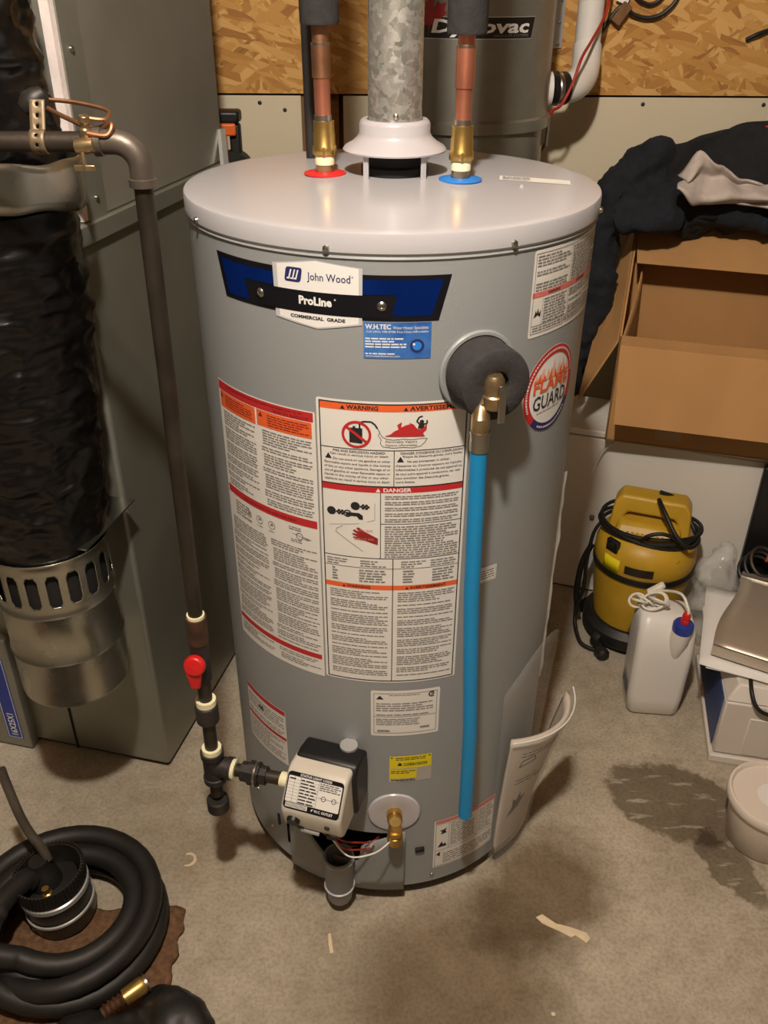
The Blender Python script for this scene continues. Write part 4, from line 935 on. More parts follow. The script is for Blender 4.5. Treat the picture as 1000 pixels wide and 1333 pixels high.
def riser(name, lab, P0, lean, old, ins_z):
    z = zl(P0.x, P0.y); t = thing(name, lab, 'pipe', (P0.x, P0.y, z + 0.012))
    def at(h): return Vector((P0.x + lean[0] * h, P0.y + lean[1] * h, z + h))
    MB().lathe([(0.0118, 0.012), (0.0135, 0.013), (0.0135, 0.024), (0.0120, 0.026)], (P0.x, P0.y, z), seg=24).build('thread_tape', M['ptfe'], t)
    mb = MB().lathe([(0.0, 0.024), (0.0150, 0.025), (0.0165, 0.027), (0.0165, 0.036), (0.0150, 0.038), (0.0150, 0.052), (0.0142, 0.054), (0.0142, 0.068), (0.0, 0.068)], (P0.x, P0.y, z), seg=6 if False else 24)
    bu = mb.build('brass_union', M['brass'], t)
    MB().lathe([(0.0172, 0.026), (0.0172, 0.0365)], (P0.x, P0.y, z), seg=6).build('hex_nut', M['brass'], bu)
    MB().cyl(at(0.066), at(0.075), 0.0118, 24).build('solder_joint', M['solder'], t)
    MB().cyl(at(0.070), at(0.150), 0.0108, 24).build('copper_pipe', M['copper'], t)
    MB().cyl(at(0.112 if not old else 0.120), at(0.158), 0.0124, 24).build('coupling', M['copper_old' if old else 'copper'], t)
    MB().cyl(at(0.158), at(0.161), 0.0126, 24).build('solder_joint', M['solder'], t)
    MB().cyl(at(0.150), at(ins_z + 0.03), 0.0108, 24).build('copper_pipe', M['copper_old' if old else 'copper'], t)
    mb = MB().lathe([(0.011, 0.0), (0.0240, 0.0), (0.0255, 0.003), (0.0255, 0.55), (0.011, 0.55)], at(ins_z), (lean[0], lean[1], 1), 32)
    mb.build('foam_insulation', M['foam'], t)
riser('hot_water_pipe', 'copper hot water pipe above the red ring, tarnished at the top, under grey foam', HOT, (-0.012, 0.02), True, 0.181)
riser('cold_water_pipe', 'bright copper cold water pipe above the blue ring, under grey foam', COLD, (0.002, 0.02), False, 0.173)
mb = MB().cyl((-0.122, 0.16, 1.10), (-0.128, 0.16, 1.9), 0.008, 16)
tag(mb.build('thin_grey_conduit', M['iron2']), 'thin dark grey conduit rising behind the hot water pipe', 'conduit')
scene.objects['thin_grey_conduit'].name = 'grey_conduit'

# ================================================================== CENTRAL VACUUM
CV = Vector((0.150, 0.745, 0)); CR = 0.176
va = thing('central_vacuum', 'silver grey wall mounted vacuum canister with a black logo strip, behind the flue', 'vacuum', (CV.x, CV.y, 0.86))
MB().lathe([(CR, 1.172), (CR, 1.9)], CV, seg=72).build('canister', M['canister'], va)
MB().lathe([(0.0, 0.86), (CR - 0.03, 0.86), (CR - 0.006, 0.90), (CR - 0.004, 1.17)], CV, seg=72).build('dust_bucket', M['canister'], va)
MB().lathe([(CR, 1.150), (CR + 0.005, 1.152), (CR + 0.005, 1.172), (CR, 1.176)], CV, seg=72).build('clamp_band', M['canister'], va)
def vm(u, v, lift):
    a = u / CR; return Vector((CV.x + (CR + lift) * math.sin(a), CV.y - (CR + lift) * math.cos(a), v))
lg = Print().poly([(-0.105, 1.318), (0.122, 1.3175), (0.130, 1.352), (-0.105, 1.352)]).build('logo_strip', M['blacklabel'], va, vm, 0.0006, step=0.01)
p = Print().poly([(-0.106, 1.3165), (0.1228, 1.316), (0.1312, 1.3535), (-0.106, 1.3535)]); p.build('logo_border', M['foil'], lg, vm, 0.0004, step=0.01)
p = Print().text('Dynovac', -0.078, 1.3275, 0.190, 0.0215, 0.03, shear=0.25); p.build('white_lettering', M['white'], lg, vm, 0.0012, step=0.01)
p = Print().text('VACUUM SYSTEMS', 0.038, 1.3205, 0.076, 0.0040, 0.0); p.build('fine_print', M['greyink'], lg, vm, 0.0012, step=0.01)
leaf = [(0, -1.0), (0.05, -0.45), (0.55, -0.55), (0.45, -0.35), (0.95, 0.05), (0.8, 0.12), (0.9, 0.45), (0.55, 0.38), (0.45, 0.5), (0.2, 0.2), (0.3, 0.75), (0.15, 0.68), (0, 1.05)]
leaf = leaf + [(-x, y) for x, y in leaf[-2:0:-1]]
Print().poly([(-0.083 + 0.036 * x, 1.358 + 0.040 * y) for x, y in leaf]).build('maple_leaf', M['mapleleaf'], lg, vm, 0.0009, step=0.01)
MB().lathe([(0.033, 0), (0.033, 0.012), (0.0, 0.012)], (CV.x + CR - 0.004, 0.757, 1.216), (1, 0.06, 0), 32).build('exhaust_port', M['pvc'], va)
MB().box((CV.x + CR + 0.004, 0.725, 1.14), (0.006, 0.016, 0.060)).build('clamp_latch', M['screw'], va, bevel=0.001)
ex_ = thing('exhaust_pipe', 'white plastic exhaust pipe curving down the wall into the vacuum canister', 'pipe', (0.42, 0.89, 1.2))
pts = smooth_path([(0.356, 0.768, 1.2155), (0.385, 0.783, 1.219), (0.409, 0.815, 1.233), (0.420, 0.847, 1.258), (0.423, 0.868, 1.288)], 8)
MB().tube(pts, 0.0305, 28).build('elbow', M['pvc'], ex_)
MB().cyl((0.423, 0.868, 1.265), (0.4225, 0.90, 1.9), 0.0275, 28).build('pipe', M['pvc'], ex_)
MB().cyl((0.330, 0.759, 1.216), (0.366, 0.772, 1.216), 0.0320, 28).build('rubber_coupling', M['black'], ex_)
MB().lathe([(0.0320, 0), (0.0332, 0.002), (0.0332, 0.008), (0.0320, 0.010)], (0.344, 0.7640, 1.216), (1, 0.25, 0), 28).build('hose_clamp', M['screw'], ex_)
mb = MB().tube(smooth_path([(0.470, 0.90, 1.42), (0.452, 0.86, 1.35), (0.418, 0.80, 1.305), (0.388, 0.738, 1.275), (0.372, 0.722, 1.23), (0.352, 0.718, 1.19), (0.335, 0.735, 1.172), (0.334, 0.75, 1.12), (0.33, 0.80, 1.08)]), 0.0032, 8)
tag(mb.build('orange_wire', M['wire_red']), 'thin orange red wire hanging past the white exhaust pipe elbow', 'wire')
mb = MB().box((0.371, 0.944, 1.48), (0.020, 0.003, 0.40))
br_ = tag(mb.build('mounting_strip', M['foil'], bevel=0.0006), 'narrow pale metal strip fixed to the strand board beside the canister', 'bracket')
for z in (1.288, 1.33, 1.372): MB().lathe([(0.004, 0), (0.004, 0.002), (0, 0.003)], (0.371, 0.9425, z), (0, -1, 0), 10).build('screw', M['screw'], br_)

# cables on the strand board
cb = thing('power_cable', 'looped dark power cable with a flat plug on the strand board', 'cable', (0.54, 0.94, 1.34))
MB().tube(smooth_path([(0.44, 0.94, 1.28), (0.462, 0.94, 1.31), (0.50, 0.935, 1.362), (0.53, 0.935, 1.346), (0.565, 0.935, 1.340), (0.598, 0.935, 1.352), (0.622, 0.935, 1.385), (0.625, 0.935, 1.45)]), 0.0045, 8).build('cord', M['wire_black'], cb)
MB().tube(smooth_path([(0.515, 0.937, 1.40), (0.535, 0.937, 1.376), (0.565, 0.937, 1.366), (0.592, 0.937, 1.385), (0.60, 0.937, 1.43)]), 0.004, 8).build('cord', M['wire_black'], cb)
MB().box((0.502, 0.930, 1.348), (0.022, 0.014, 0.044), mtx=Matrix.Rotation(R_(35), 3, 'Y')).build('plug', M['stud'], cb, bevel=0.002)
MB().box((0.503, 0.934, 1.378), (0.026, 0.004, 0.020), mtx=Matrix.Rotation(R_(20), 3, 'Y')).build('white_tag', M['sheet'], cb)
mb = MB().tube(smooth_path([(0.788, 0.942, 1.298), (0.806, 0.936, 1.308), (0.84, 0.94, 1.318), (0.90, 0.94, 1.325)]), 0.005, 8)
tag(mb.build('black_cable', M['wire_black']), 'short end of black cable on the bare strand board at the picture edge', 'cable')

# orange and black tool tucked behind the furnace
tl = thing('power_tool', 'orange and black tool standing behind the furnace', 'tool', (-0.35, 0.70, 1.0))
MB().box((-0.352, 0.70, 1.168), (0.085, 0.05, 0.024)).build('head', M['black'], tl, bevel=0.006)
MB().box((-0.350, 0.678, 1.145), (0.066, 0.012, 0.024)).build('orange_housing', M['orangeplastic'], tl, bevel=0.004)
MB().box((-0.345, 0.678, 1.108), (0.016, 0.012, 0.08)).build('orange_handle', M['orangeplastic'], tl, bevel=0.003)
MB().box((-0.322, 0.70, 1.112), (0.022, 0.03, 0.085)).build('grip', M['rubber'], tl, bevel=0.005)
MB().lathe([(0.0, -0.02), (0.040, -0.02), (0.042, 0.0), (0.040, 0.02), (0.0, 0.02)], (-0.330, 0.70, 1.062), (0, 1, 0), 28).build('wheel', M['rubber'], tl)
MB().box((-0.36, 0.70, 0.54), (0.06, 0.05, 1.08)).build('stand', M['rubber'], tl, bevel=0.004)

# ================================================================== FURNACE
FA = R_(13.5); F0 = Vector((-0.452, 0.018, 0)); f1 = Vector((-math.cos(FA), math.sin(FA), 0)); f2 = Vector((math.sin(FA), math.cos(FA), 0))
def FP(a, d, z): return F0 + f1 * a + f2 * d + Vector((0, 0, z))
def fbox(mb, a0, a1, d0, d1, z0, z1):
    return mb.hexa([FP(a1, d0, z0), FP(a0, d0, z0), FP(a0, d1, z0), FP(a1, d1, z0)], [FP(a1, d0, z1), FP(a0, d0, z1), FP(a0, d1, z1), FP(a1, d1, z1)])
fu_ = thing('furnace', 'tall galvanised sheet metal furnace cabinet with plenum above', 'furnace', FP(0.25, 0.27, 0))
fbox(MB(), 0, 0.52, 0, 0.545, 0.012, 1.079).build('cabinet', M['galv_wall'], fu_, bevel=0.008, bseg=3)
fbox(MB(), 0.01, 0.51, 0.012, 0.54, 0.0, 0.014).build('base', M['cavity'], fu_)
fbox(MB(), -0.009, 0.53, -0.009, 0.554, 1.077, 1.106).build('flange', M['galv_wall'], fu_, bevel=0.002)
plm = fbox(MB(), 0.0, 0.52, 0.034, 0.545, 1.106, 2.0).build('plenum', M['galv_dark'], fu_, bevel=0.004)
fbox(MB(), 0.0, 0.014, 0.022, 0.036, 1.108, 2.0).build('white_liner_edge', M['insul'], plm)
fbox(MB(), -0.003, 0.004, 0.034, 0.085, 1.106, 2.0).build('corner_strip', M['galv_wall'], plm)
for d, z in [(0.06, 1.135), (0.055, 1.33), (0.06, 1.5)]:
    MB().lathe([(0.0045, 0), (0.004, 0.003), (0, 0.0045)], FP(-0.003, d, z), -f1, 12).build('screw', M['screw'], plm)
# front: bottom seam, filter door with printed size sticker
fbox(MB(), 0.208, 0.212, -0.002, 0.004, 0.012, 0.16).build('panel_seam', M['cavity'], fu_)
fd = fbox(MB(), 0.305, 0.52, -0.022, 0.004, 0.006, 0.30).build('filter_door', M['galv_dark'], fu_, bevel=0.003)
def fm(u, v, lift): return FP(0.327 - u, -0.022 - lift, v)
fl_ = Print().rect(-0.030, 0.030, 0.006, 0.250).build('size_sticker', M['bluecap'], fd, fm, 0.0006, step=0)
Print().outline(-0.028, 0.032, 0.004, 0.248, 0.0014).text('16X25X1', -0.004, 0.040, 0.060, 0.016, 0.02, rot=90).build('white_print', M['white'], fl_, fm, 0.0010, step=0)
MB().hexa([FP(-0.012, 0.50, 1.09), FP(-0.016, 0.515, 1.09), FP(-0.024, 0.512, 1.09), FP(-0.020, 0.498, 1.09)], [FP(0.004, 0.535, 1.165), FP(0.0, 0.55, 1.165), FP(-0.008, 0.547, 1.165), FP(-0.004, 0.533, 1.165)]).build('loose_strip', M['foil'], fu_)

# ================================================================== BLACK DUCT WITH SLOTTED COLLAR
dk = thing('flexible_duct', 'black film wrapped flexible air duct hanging in front of the furnace', 'duct', (-0.545, -0.10, 0.37))
def ductf(zlo, zhi, R0, R1, cx0, cx1, seed, amp):
    def fn(i, j):
        a = 2 * math.pi * i; z = zlo + (zhi - zlo) * j; r = R0 + (R1 - R0) * j
        q = Vector((math.cos(a) * 1.6, math.sin(a) * 1.6, z * 26)) + Vector((seed, 0, 0))
        w = noise.fractal(q, 0.9, 2.1, 5); rid = 1 - abs(noise.noise(Vector((math.cos(a) * 2.2, math.sin(a) * 2.2 + z * 2, z * 24 + seed)))) * 2
        rr_ = r + amp * w + amp * 0.7 * rid * rid
        ends = min(1, min(j, 1 - j) * 12); rr_ = r * 0.97 + (rr_ - r * 0.97) * ends
        return Vector((cx0 + (cx1 - cx0) * j + rr_ * math.cos(a), -0.10 + rr_ * math.sin(a), z))
    return fn
MB().grid(ductf(0.652, 1.165, 0.092, 0.128, -0.545, -0.540, 1.0, 0.0085), 96, 150, True).build('lower_sleeve', M['ductblack'], dk, smooth=180)
MB().grid(ductf(1.150, 1.90, 0.124, 0.110, -0.545, -0.56, 8.0, 0.0085), 96, 130, True).build('upper_sleeve', M['ductblack'], dk, smooth=180)
def bandf(i, j):
    a = R_(-180 + 240 * i); r = 0.137 + 0.004 * noise.noise(Vector((i * 5, j, 3)))
    return Vector((-0.535 + r * math.cos(a), -0.10 + r * math.sin(a), 1.174 + 0.058 * j + 0.012 * math.sin(i * 6) + 0.006 * noise.noise(Vector((i * 9, j * 2, 1)))))
MB().grid(bandf, 60, 6).build('metal_band', M['galv'], dk, solid=0.0012)
CX, CY, CRR = -0.545, -0.10, 0.090
co = MB(); nu = 360; zz_ = [0.371, 0.376, 0.458, 0.462, 0.466, 0.552, 0.556, 0.560] + [0.574 + 0.003 * k for k in range(22)] + [0.652, 0.660]
rr2 = {0.462: 0.0925, 0.556: 0.0925, 0.660: 0.0965, 0.371: 0.089}
vs = [(CX + rr2.get(z, CRR) * math.cos(2 * math.pi * k / nu), CY + rr2.get(z, CRR) * math.sin(2 * math.pi * k / nu), z) for z in zz_ for k in range(nu)]; fs = []
for i in range(len(zz_) - 1):
    for k in range(nu):
        x = ((k % 20) - 9.5) * 0.00157; zm = (zz_[i] + zz_[i + 1]) / 2; hw = 0.0087; q = max(0, abs(zm - 0.6055) - (0.029 - hw))
        if 0.57 < zm < 0.645 and x * x + q * q < hw * hw: continue
        fs.append((i * nu + k, i * nu + (k + 1) % nu, (i + 1) * nu + (k + 1) % nu, (i + 1) * nu + k))
co.add(vs, fs).build('slotted_collar', M['galv'], dk, solid=0.001)
MB().lathe([(0.082, 0.40), (0.082, 0.66)], (CX, CY, 0), seg=48).build('inner_sleeve', M['cavity'], dk)
MB().box((CX + 0.028, CY + 0.030, 0.670), (0.155, 0.155, 0.003), -FA).build('mounting_plate', M['galv'], dk)

# ================================================================== GAS LINE
gp = thing('gas_pipe', 'black iron gas pipe dropping from an elbow to the water heater control', 'pipe', (-0.280, -0.279, 0.24))
GT = Vector((-0.270, -0.280, 1.235)); GB = Vector((-0.2805, -0.2785, 0.25))
def G(z): q = (z - GB.z) / (GT.z - GB.z); return GB.lerp(GT, q)
MB().cyl(G(0.36), G(1.225), 0.0104, 20).build('vertical_pipe', M['iron'], gp)
MB().cyl((-0.95, -0.280, 1.262), (-0.300, -0.280, 1.266), 0.0104, 20).build('horizontal_pipe', M['iron'], gp)
ER = 0.0128
el = [(-0.312, -0.28, 1.266), (-0.296, -0.28, 1.266)] + [(-0.296 + 0.026 * math.sin(R_(a)), -0.28, 1.240 + 0.026 * math.cos(R_(a))) for a in range(0, 91, 10)] + [(-0.270, -0.28, 1.226)]
eb = MB().tube(el, ER, 24).build('elbow', M['elbow'], gp)
MB().lathe([(0.0125, 0), (0.0150, 0.001), (0.0150, 0.009), (0.0125, 0.010)], (-0.270, -0.28, 1.220), (0, 0, 1), 24).build('collar', M['elbow'], eb)
MB().lathe([(0.0125, 0), (0.0148, 0.001), (0.0148, 0.009), (0.0125, 0.010)], (-0.316, -0.28, 1.266), (1, 0, 0), 24).build('collar', M['elbow'], eb)
pv = MB().lathe([(0.0062, 0.0), (0.0062, 0.014), (0.0045, 0.015), (0.0045, 0.020), (0.0062, 0.021), (0.0055, 0.027), (0.0, 0.028)], (-0.322, -0.287, 1.266), (0.1, -0.15, 1), 16)
pv.lathe([(0.0, -0.010), (0.0075, -0.010), (0.0085, 0.0), (0.0075, 0.010), (0.0, 0.010)], (-0.322, -0.294, 1.264), (1, 0, 0.1), 12); pv.cyl((-0.324, -0.298, 1.262), (-0.324, -0.300, 1.242), 0.0025, 10); pv.box((-0.324, -0.300, 1.243), (0.022, 0.003, 0.006))
pv.build('bleed_valve', M['nickel'], gp, bevel=0.0008)
MB().tube(smooth_path([(-0.318, -0.288, 1.290), (-0.300, -0.282, 1.288), (-0.304, -0.26, 1.294), (-0.338, -0.25, 1.300), (-0.372, -0.25, 1.303)]), 0.0022, 8).build('copper_wire', M['copper_old'], gp)
MB().tube(smooth_path([(-0.318, -0.292, 1.276), (-0.298, -0.292, 1.274), (-0.294, -0.285, 1.284), (-0.316, -0.275, 1.278), (-0.346, -0.262, 1.286), (-0.374, -0.255, 1.298)]), 0.0026, 8).build('copper_wire', M['copper_old'], gp)
# hanger strap with punched holes: a strip of rungs and rails
hs = thing_part = MB()
for z0, z1, w in [(1.335, 1.245, 0.020)]:
    def sf(i, j):
        a = -1.2 + 3.4 * j; r = 0.0120
        if j < 0.45: return Vector((-0.372 + 0.016 * (i - 0.5), -0.280 + r - 0.030 * j / 0.45 * 0.5 - 0.002, 1.305 - 0.033 * j / 0.45))
        b = (j - 0.45) / 0.55 * 200; return Vector((-0.372 + 0.016 * (i - 0.5), -0.280 - r * math.sin(R_(b * 0.9)) - 0.001, 1.266 + r * math.cos(R_(b * 0.9))))
    nu_, nv_ = 6, 37; vv_ = [sf(i / (nu_ - 1), j / (nv_ - 1)) for j in range(nv_) for i in range(nu_)]
    ff_ = [(j * nu_ + i, j * nu_ + i + 1, (j + 1) * nu_ + i + 1, (j + 1) * nu_ + i) for j in range(nv_ - 1) for i in range(nu_ - 1) if not (i == 2 and j % 5 in (1, 2))]
    MB().add(vv_, ff_).build('hanger_strap', M['strap'], gp, solid=0.0012)
rb = MB()
tag(fbox(MB(), 0.020, 0.055, 0.000, 0.018, 1.315, 1.46).build('rusty_bracket', M['strap'], bevel=0.003), 'rusty perforated bracket on the furnace plenum above the gas pipe', 'bracket')
rbk = scene.objects['rusty_bracket']
for z in (1.335, 1.365, 1.40): MB().lathe([(0.005, 0), (0.005, 0.002), (0, 0.003)], FP(0.036, 0.0, z), -f2, 12).build('bolt', M['rust'], rbk)
MB().lathe([(0.0, -0.016), (0.008, -0.014), (0.013, -0.005), (0.012, 0.006), (0.008, 0.014), (0.0, 0.016)], (-0.380, -0.258, 1.302), (0.6, 0.2, 0.4), 14).build('tape_knot', M['rubber'], gp)
# lower fittings
MB().cyl(G(0.590), G(0.635), 0.0150, 20).build('rusty_coupling', M['rust'], gp)
MB().cyl(G(0.632), G(0.640), 0.0128, 20).build('thread_tape', M['ptfe'], gp)
MB().cyl(G(0.520), G(0.592), 0.0135, 20).build('ball_valve', M['iron2'], gp)
hv = G(0.560) + Vector((-0.004, -0.015, 0))
hnd = MB().lathe([(0.0, 0.0), (0.0155, 0.0), (0.0165, 0.006), (0.0145, 0.012), (0.0, 0.014)], hv, (-0.15, -1, 0.25), 24)
hnd.hexa([hv + Vector(q) for q in [(-0.010, -0.002, -0.040), (0.004, -0.002, -0.040), (0.004, -0.010, -0.040), (-0.010, -0.010, -0.040)]], [hv + Vector(q) for q in [(-0.015, 0.0, -0.002), (0.010, 0.0, -0.002), (0.010, -0.012, -0.002), (-0.015, -0.012, -0.002)]])
hnd.build('valve_handle', M['redplastic'], gp, bevel=0.002)
MB().cyl(G(0.468), G(0.478), 0.0155, 20).build('thread_tape', M['ptfe'], gp)
MB().lathe([(0.0130, 0), (0.0175, 0.001), (0.0175, 0.030), (0.0160, 0.032), (0.0130, 0.033)], G(0.434), (0, 0, 1), 24).build('coupling', M['iron2'], gp)
MB().cyl(G(0.366), G(0.376), 0.0155, 20).build('thread_tape', M['ptfe'], gp)
TZ = 0.335; T0 = G(TZ); GE = L3(-0.075, 0.0, -0.002); gd = (GE - T0).normalized()
te = MB().lathe([(0.0185, -0.032), (0.0185, -0.022), (0.0165, -0.021), (0.0165, 0.021), (0.0185, 0.022), (0.0185, 0.032), (0.0, 0.032)], T0, (0, 0, 1), 24)
te.lathe([(0.0165, 0.0), (0.0165, 0.022), (0.0185, 0.023), (0.0185, 0.032), (0.0, 0.032)], T0, gd, 24); te.build('tee', M['iron2'], gp)
MB().cyl(T0 + gd * 0.031, T0 + gd * 0.038, 0.0165, 20).build('thread_tape', M['ptfe'], gp)
gl_ = (GE - T0).length
MB().cyl(T0 + gd * 0.03, GE + gd * 0.012, 0.0104, 20).build('nipple', M['iron'], gp)
un = MB().lathe([(0.0160, 0.048), (0.0160, 0.060), (0.0195, 0.0605), (0.0195, 0.078), (0.0150, 0.079), (0.0150, 0.090), (0.0, 0.09)], T0, gd, 8).build('union', M['iron2'], gp)
MB().lathe([(0.0200, 0.0), (0.0212, 0.001), (0.0212, 0.004), (0.0200, 0.005)], T0 + gd * 0.070, gd, 24).build('union_ring', M['screw'], un)
MB().cyl(G(0.270), G(0.308), 0.0104, 20).build('drip_leg', M['iron'], gp)
MB().lathe([(0.0, 0.0), (0.0150, 0.0), (0.0180, 0.003), (0.0180, 0.024), (0.0160, 0.026), (0.0, 0.026)], G(0.232), (0, 0, 1), 24).build('drip_cap', M['iron2'], gp)

# ================================================================== WHITE CHEST, CARTON, CLOTHES
CE = Vector((0.9467, -0.3221, 0)); CN = Vector((0.3221, 0.9467, 0)); CO = Vector((0.445, 0.683, 0))
def CP(a, d, z): return CO + CE * a + CN * d + Vector((0, 0, z))
def cbox(mb, a0, a1, d0, d1, z0, z1):
    return mb.hexa([CP(a0, d0, z0), CP(a1, d0, z0), CP(a1, d1, z0), CP(a0, d1, z0)], [CP(a0, d0, z1), CP(a1, d0, z1), CP(a1, d1, z1), CP(a0, d1, z1)])
wc = thing('white_cabinet', 'low white enamel cabinet behind the yellow vacuum cleaner', 'cabinet', CP(0.16, 0.1, 0))
cbox(MB(), -0.17, 0.50, 0, 0.19, 0.004, 0.455).build('body', M['chest'], wc, bevel=0.004)
cbox(MB(), -0.176, 0.506, -0.006, 0.195, 0.459, 0.476).build('top', M['chest'], wc, bevel=0.003)
cbox(MB(), -0.16, 0.49, 0.004, 0.18, 0.0, 0.008).build('plinth', M['cavity'], wc)
MB().lathe([(0.007, 0), (0.006, 0.006), (0, 0.008)], CP(0.085, 0, 0.232), -CN, 14).build('knob', M['strap'], wc)
mb = MB().tube(smooth_path([CP(0.115, -0.030, 0.462), CP(0.105, -0.022, 0.455), CP(0.09, -0.012, 0.430), CP(0.078, -0.008, 0.395), CP(0.07, -0.006, 0.36)]), 0.0038, 10)
tag(mb.build('white_cable', M['wire_white']), 'white cable end curling down the front of the white cabinet', 'cable')

BE = Vector((0.9613, -0.2756, 0)); BN = Vector((0.2756, 0.9613, 0)); BO = Vector((0.512, 0.600, 0))
def BP(a, d, z): return BO + BE * a + BN * d + Vector((0, 0, z))
bx = thing('cardboard_box', 'open brown cardboard box with its flaps folded out, on the white cabinet', 'box', BP(0.2, 0.13, 0.478))
BW, BD, ZB, ZF, ZR, T = 0.44, 0.262, 0.480, 0.737, 0.923, 0.0045
def panel(name, a, b, c, d, nrm, m=M['card'], parent=bx):
    """a sheet of board through four corners, with thickness along nrm"""
    a, b, c, d = Vector(a), Vector(b), Vector(c), Vector(d); nv = Vector(nrm).normalized() * T
    return MB().hexa([a, b, c, d], [a + nv, b + nv, c + nv, d + nv]).build(name, m, parent, smooth=0)
panel('bottom', BP(0, 0, ZB), BP(BW, 0, ZB), BP(BW, BD, ZB), BP(0, BD, ZB), (0, 0, 1))
fwall = panel('front_wall', BP(0, 0, ZB), BP(BW, 0, ZB), BP(BW, 0, ZF), BP(0, 0, ZF), BN)
panel('back_wall', BP(0, BD, ZB), BP(BW, BD, ZB), BP(BW, BD, ZR), BP(0, BD, ZR), -BN)
panel('side_wall', BP(0, 0, ZB), BP(0, BD, ZB), BP(0, BD, ZR), BP(0, 0, ZF), BE)
panel('side_wall', BP(BW, 0, ZB), BP(BW, BD, ZB), BP(BW, BD, ZR), BP(BW, 0, ZF), -BE)
panel('front_flap', BP(0.004, -0.002, 0.716), BP(BW, -0.002, 0.716), BP(BW + 0.005, -0.072, 0.556), BP(0.016, -0.072, 0.556), (-BN * 0.9 + Vector((0, 0, 0.4))))
panel('back_flap', BP(0.0, BD - 0.006, ZR - 0.002), BP(BW, BD - 0.006, ZR - 0.002), BP(BW, BD - 0.105, 0.852), BP(0.012, BD - 0.105, 0.856), (-BN * 0.8 + Vector((0, 0, 0.5))))
panel('side_flap', BP(-0.001, 0.0, ZF - 0.014), BP(-0.001, BD, ZR), (0.520, 0.800, 0.770), (0.437, 0.590, 0.584), (-0.8, 0, 0.6))
MB().grid(lambda i, j: BP(0.006 + 0.030 * math.sin(i * math.pi / 2) * (1 - 0.3 * j), 0.01 + 0.23 * i, 0.640 + (0.085 + 0.13 * i) * j), 12, 4).build('inner_flap', M['card'], bx, solid=0.003)
MB().hexa([BP(0.11, -0.0012, 0.5), BP(0.17, -0.0012, 0.5), BP(0.17, -0.0002, 0.5), BP(0.11, -0.0002, 0.5)], [BP(0.11, -0.0012, 0.54), BP(0.17, -0.0012, 0.54), BP(0.17, -0.0002, 0.54), BP(0.11, -0.0002, 0.54)]).build('tape', M['tape'], fwall)

jk = lump('black_jacket', [((0.565, 0.815, 1.035), (0.055, 0.06, 0.075), (0, 15, 0)), ((0.515, 0.80, 0.985), (0.050, 0.06, 0.085), (0, 20, 0)), ((0.480, 0.775, 0.90), (0.040, 0.055, 0.14), (0, 4, 0)),
    ((0.462, 0.745, 0.70), (0.036, 0.05, 0.19), (0, 6, 0)), ((0.60, 0.80, 0.985), (0.10, 0.075, 0.055), (0, 0, -8)), ((0.74, 0.79, 0.965), (0.14, 0.075, 0.045), (0, 0, -12)), ((0.90, 0.76, 0.965), (0.14, 0.075, 0.05), (0, 0, -12)), ((0.575, 0.74, 0.975), (0.075, 0.05, 0.05), (0, -10, 0))],
    M['cloth2'], voxel=0.008, amp=0.022, freq=15, fold=0.012, seed=2)
tag(jk, 'rumpled dark navy jacket heaped over the cardboard box and hanging beside the water heater', 'jacket')
def shirt(i, j):
    x = 0.604 + 0.40 * i; z = (1.100 + 0.118 * i) * (1 - j) + (0.965) * j + 0.010 * noise.noise(Vector((i * 5, j * 3, 2)))
    y = 0.795 - 0.08 * i - (0.055) * j + 0.020 * noise.noise(Vector((i * 4 + j * 2, j * 2, 9))) + 0.010 * math.sin(j * 4 + i * 7)
    return Vector((x + 0.02 * j, y, z))
sh_ = MB().grid(shirt, 40, 20).build('black_shirt', M['cloth'], solid=0.016, smooth=180)
tag(sh_, 'flat black shirt with a red print at its corner, lying behind the grey cloth', 'shirt')
def sm_(u, v, lift): q = shirt(u, v); return q + Vector((0, -0.009 - lift, 0.003))
p = Print(); rg = random.Random(21)
for k in range(34):
    a, b_ = 0.47 + 0.22 * rg.random(), 0.02 + 0.13 * rg.random(); w = 0.012 + 0.02 * rg.random(); p.poly([(a, b_), (a + w, b_ + 0.02 * rg.random()), (a + w * 0.6, b_ + 0.035), (a - w * 0.3, b_ + 0.022)])
p.build('red_print', M['red'], sh_, sm_, 0.0008, step=0)
def greyf(i, j):
    def ip(K, q):
        for (x0, y0), (x1, y1) in zip(K[:-1], K[1:]):
            if x0 <= q <= x1:
                s = (q - x0) / (x1 - x0); s = s * s * (3 - 2 * s); return y0 + (y1 - y0) * s
        return K[-1][1]
    top = ip([(0, 1.055), (0.12, 1.108), (0.28, 1.082), (0.5, 1.050), (0.75, 1.038), (1, 1.020)], i); bot = ip([(0, 1.040), (0.15, 1.004), (0.4, 1.006), (0.7, 1.000), (1, 0.965)], i)
    z = top + (bot - top) * j; y = 0.705 - 0.030 * i - 0.030 * j - 0.018 * math.sin(j * 8 + i * 6) - 0.014 * noise.noise(Vector((i * 7, j * 4, 5)))
    if i < 0.2: y -= 0.02 * (1 - i / 0.2) * math.sin(j * 3)
    return Vector((0.612 + 0.27 * i + 0.012 * math.sin(j * 5) * (1 - i), y, z))
tag(MB().grid(greyf, 50, 24).build('grey_cloth', M['greycloth'], solid=0.005, smooth=180), 'crumpled pale grey cloth lying on the dark clothes', 'cloth')

# black board leaning at the picture edge
mb = MB().hexa([(0.862, 0.505, 0.0), (1.10, 0.425, 0.0), (1.11, 0.45, 0.0), (0.87, 0.53, 0.0)], [(0.852, 0.482, 0.470), (1.09, 0.402, 0.470), (1.10, 0.427, 0.470), (0.86, 0.507, 0.470)])
tag(mb.build('black_board', M['slab'], bevel=0.003), 'upright black board standing in front of the white cabinet', 'board')

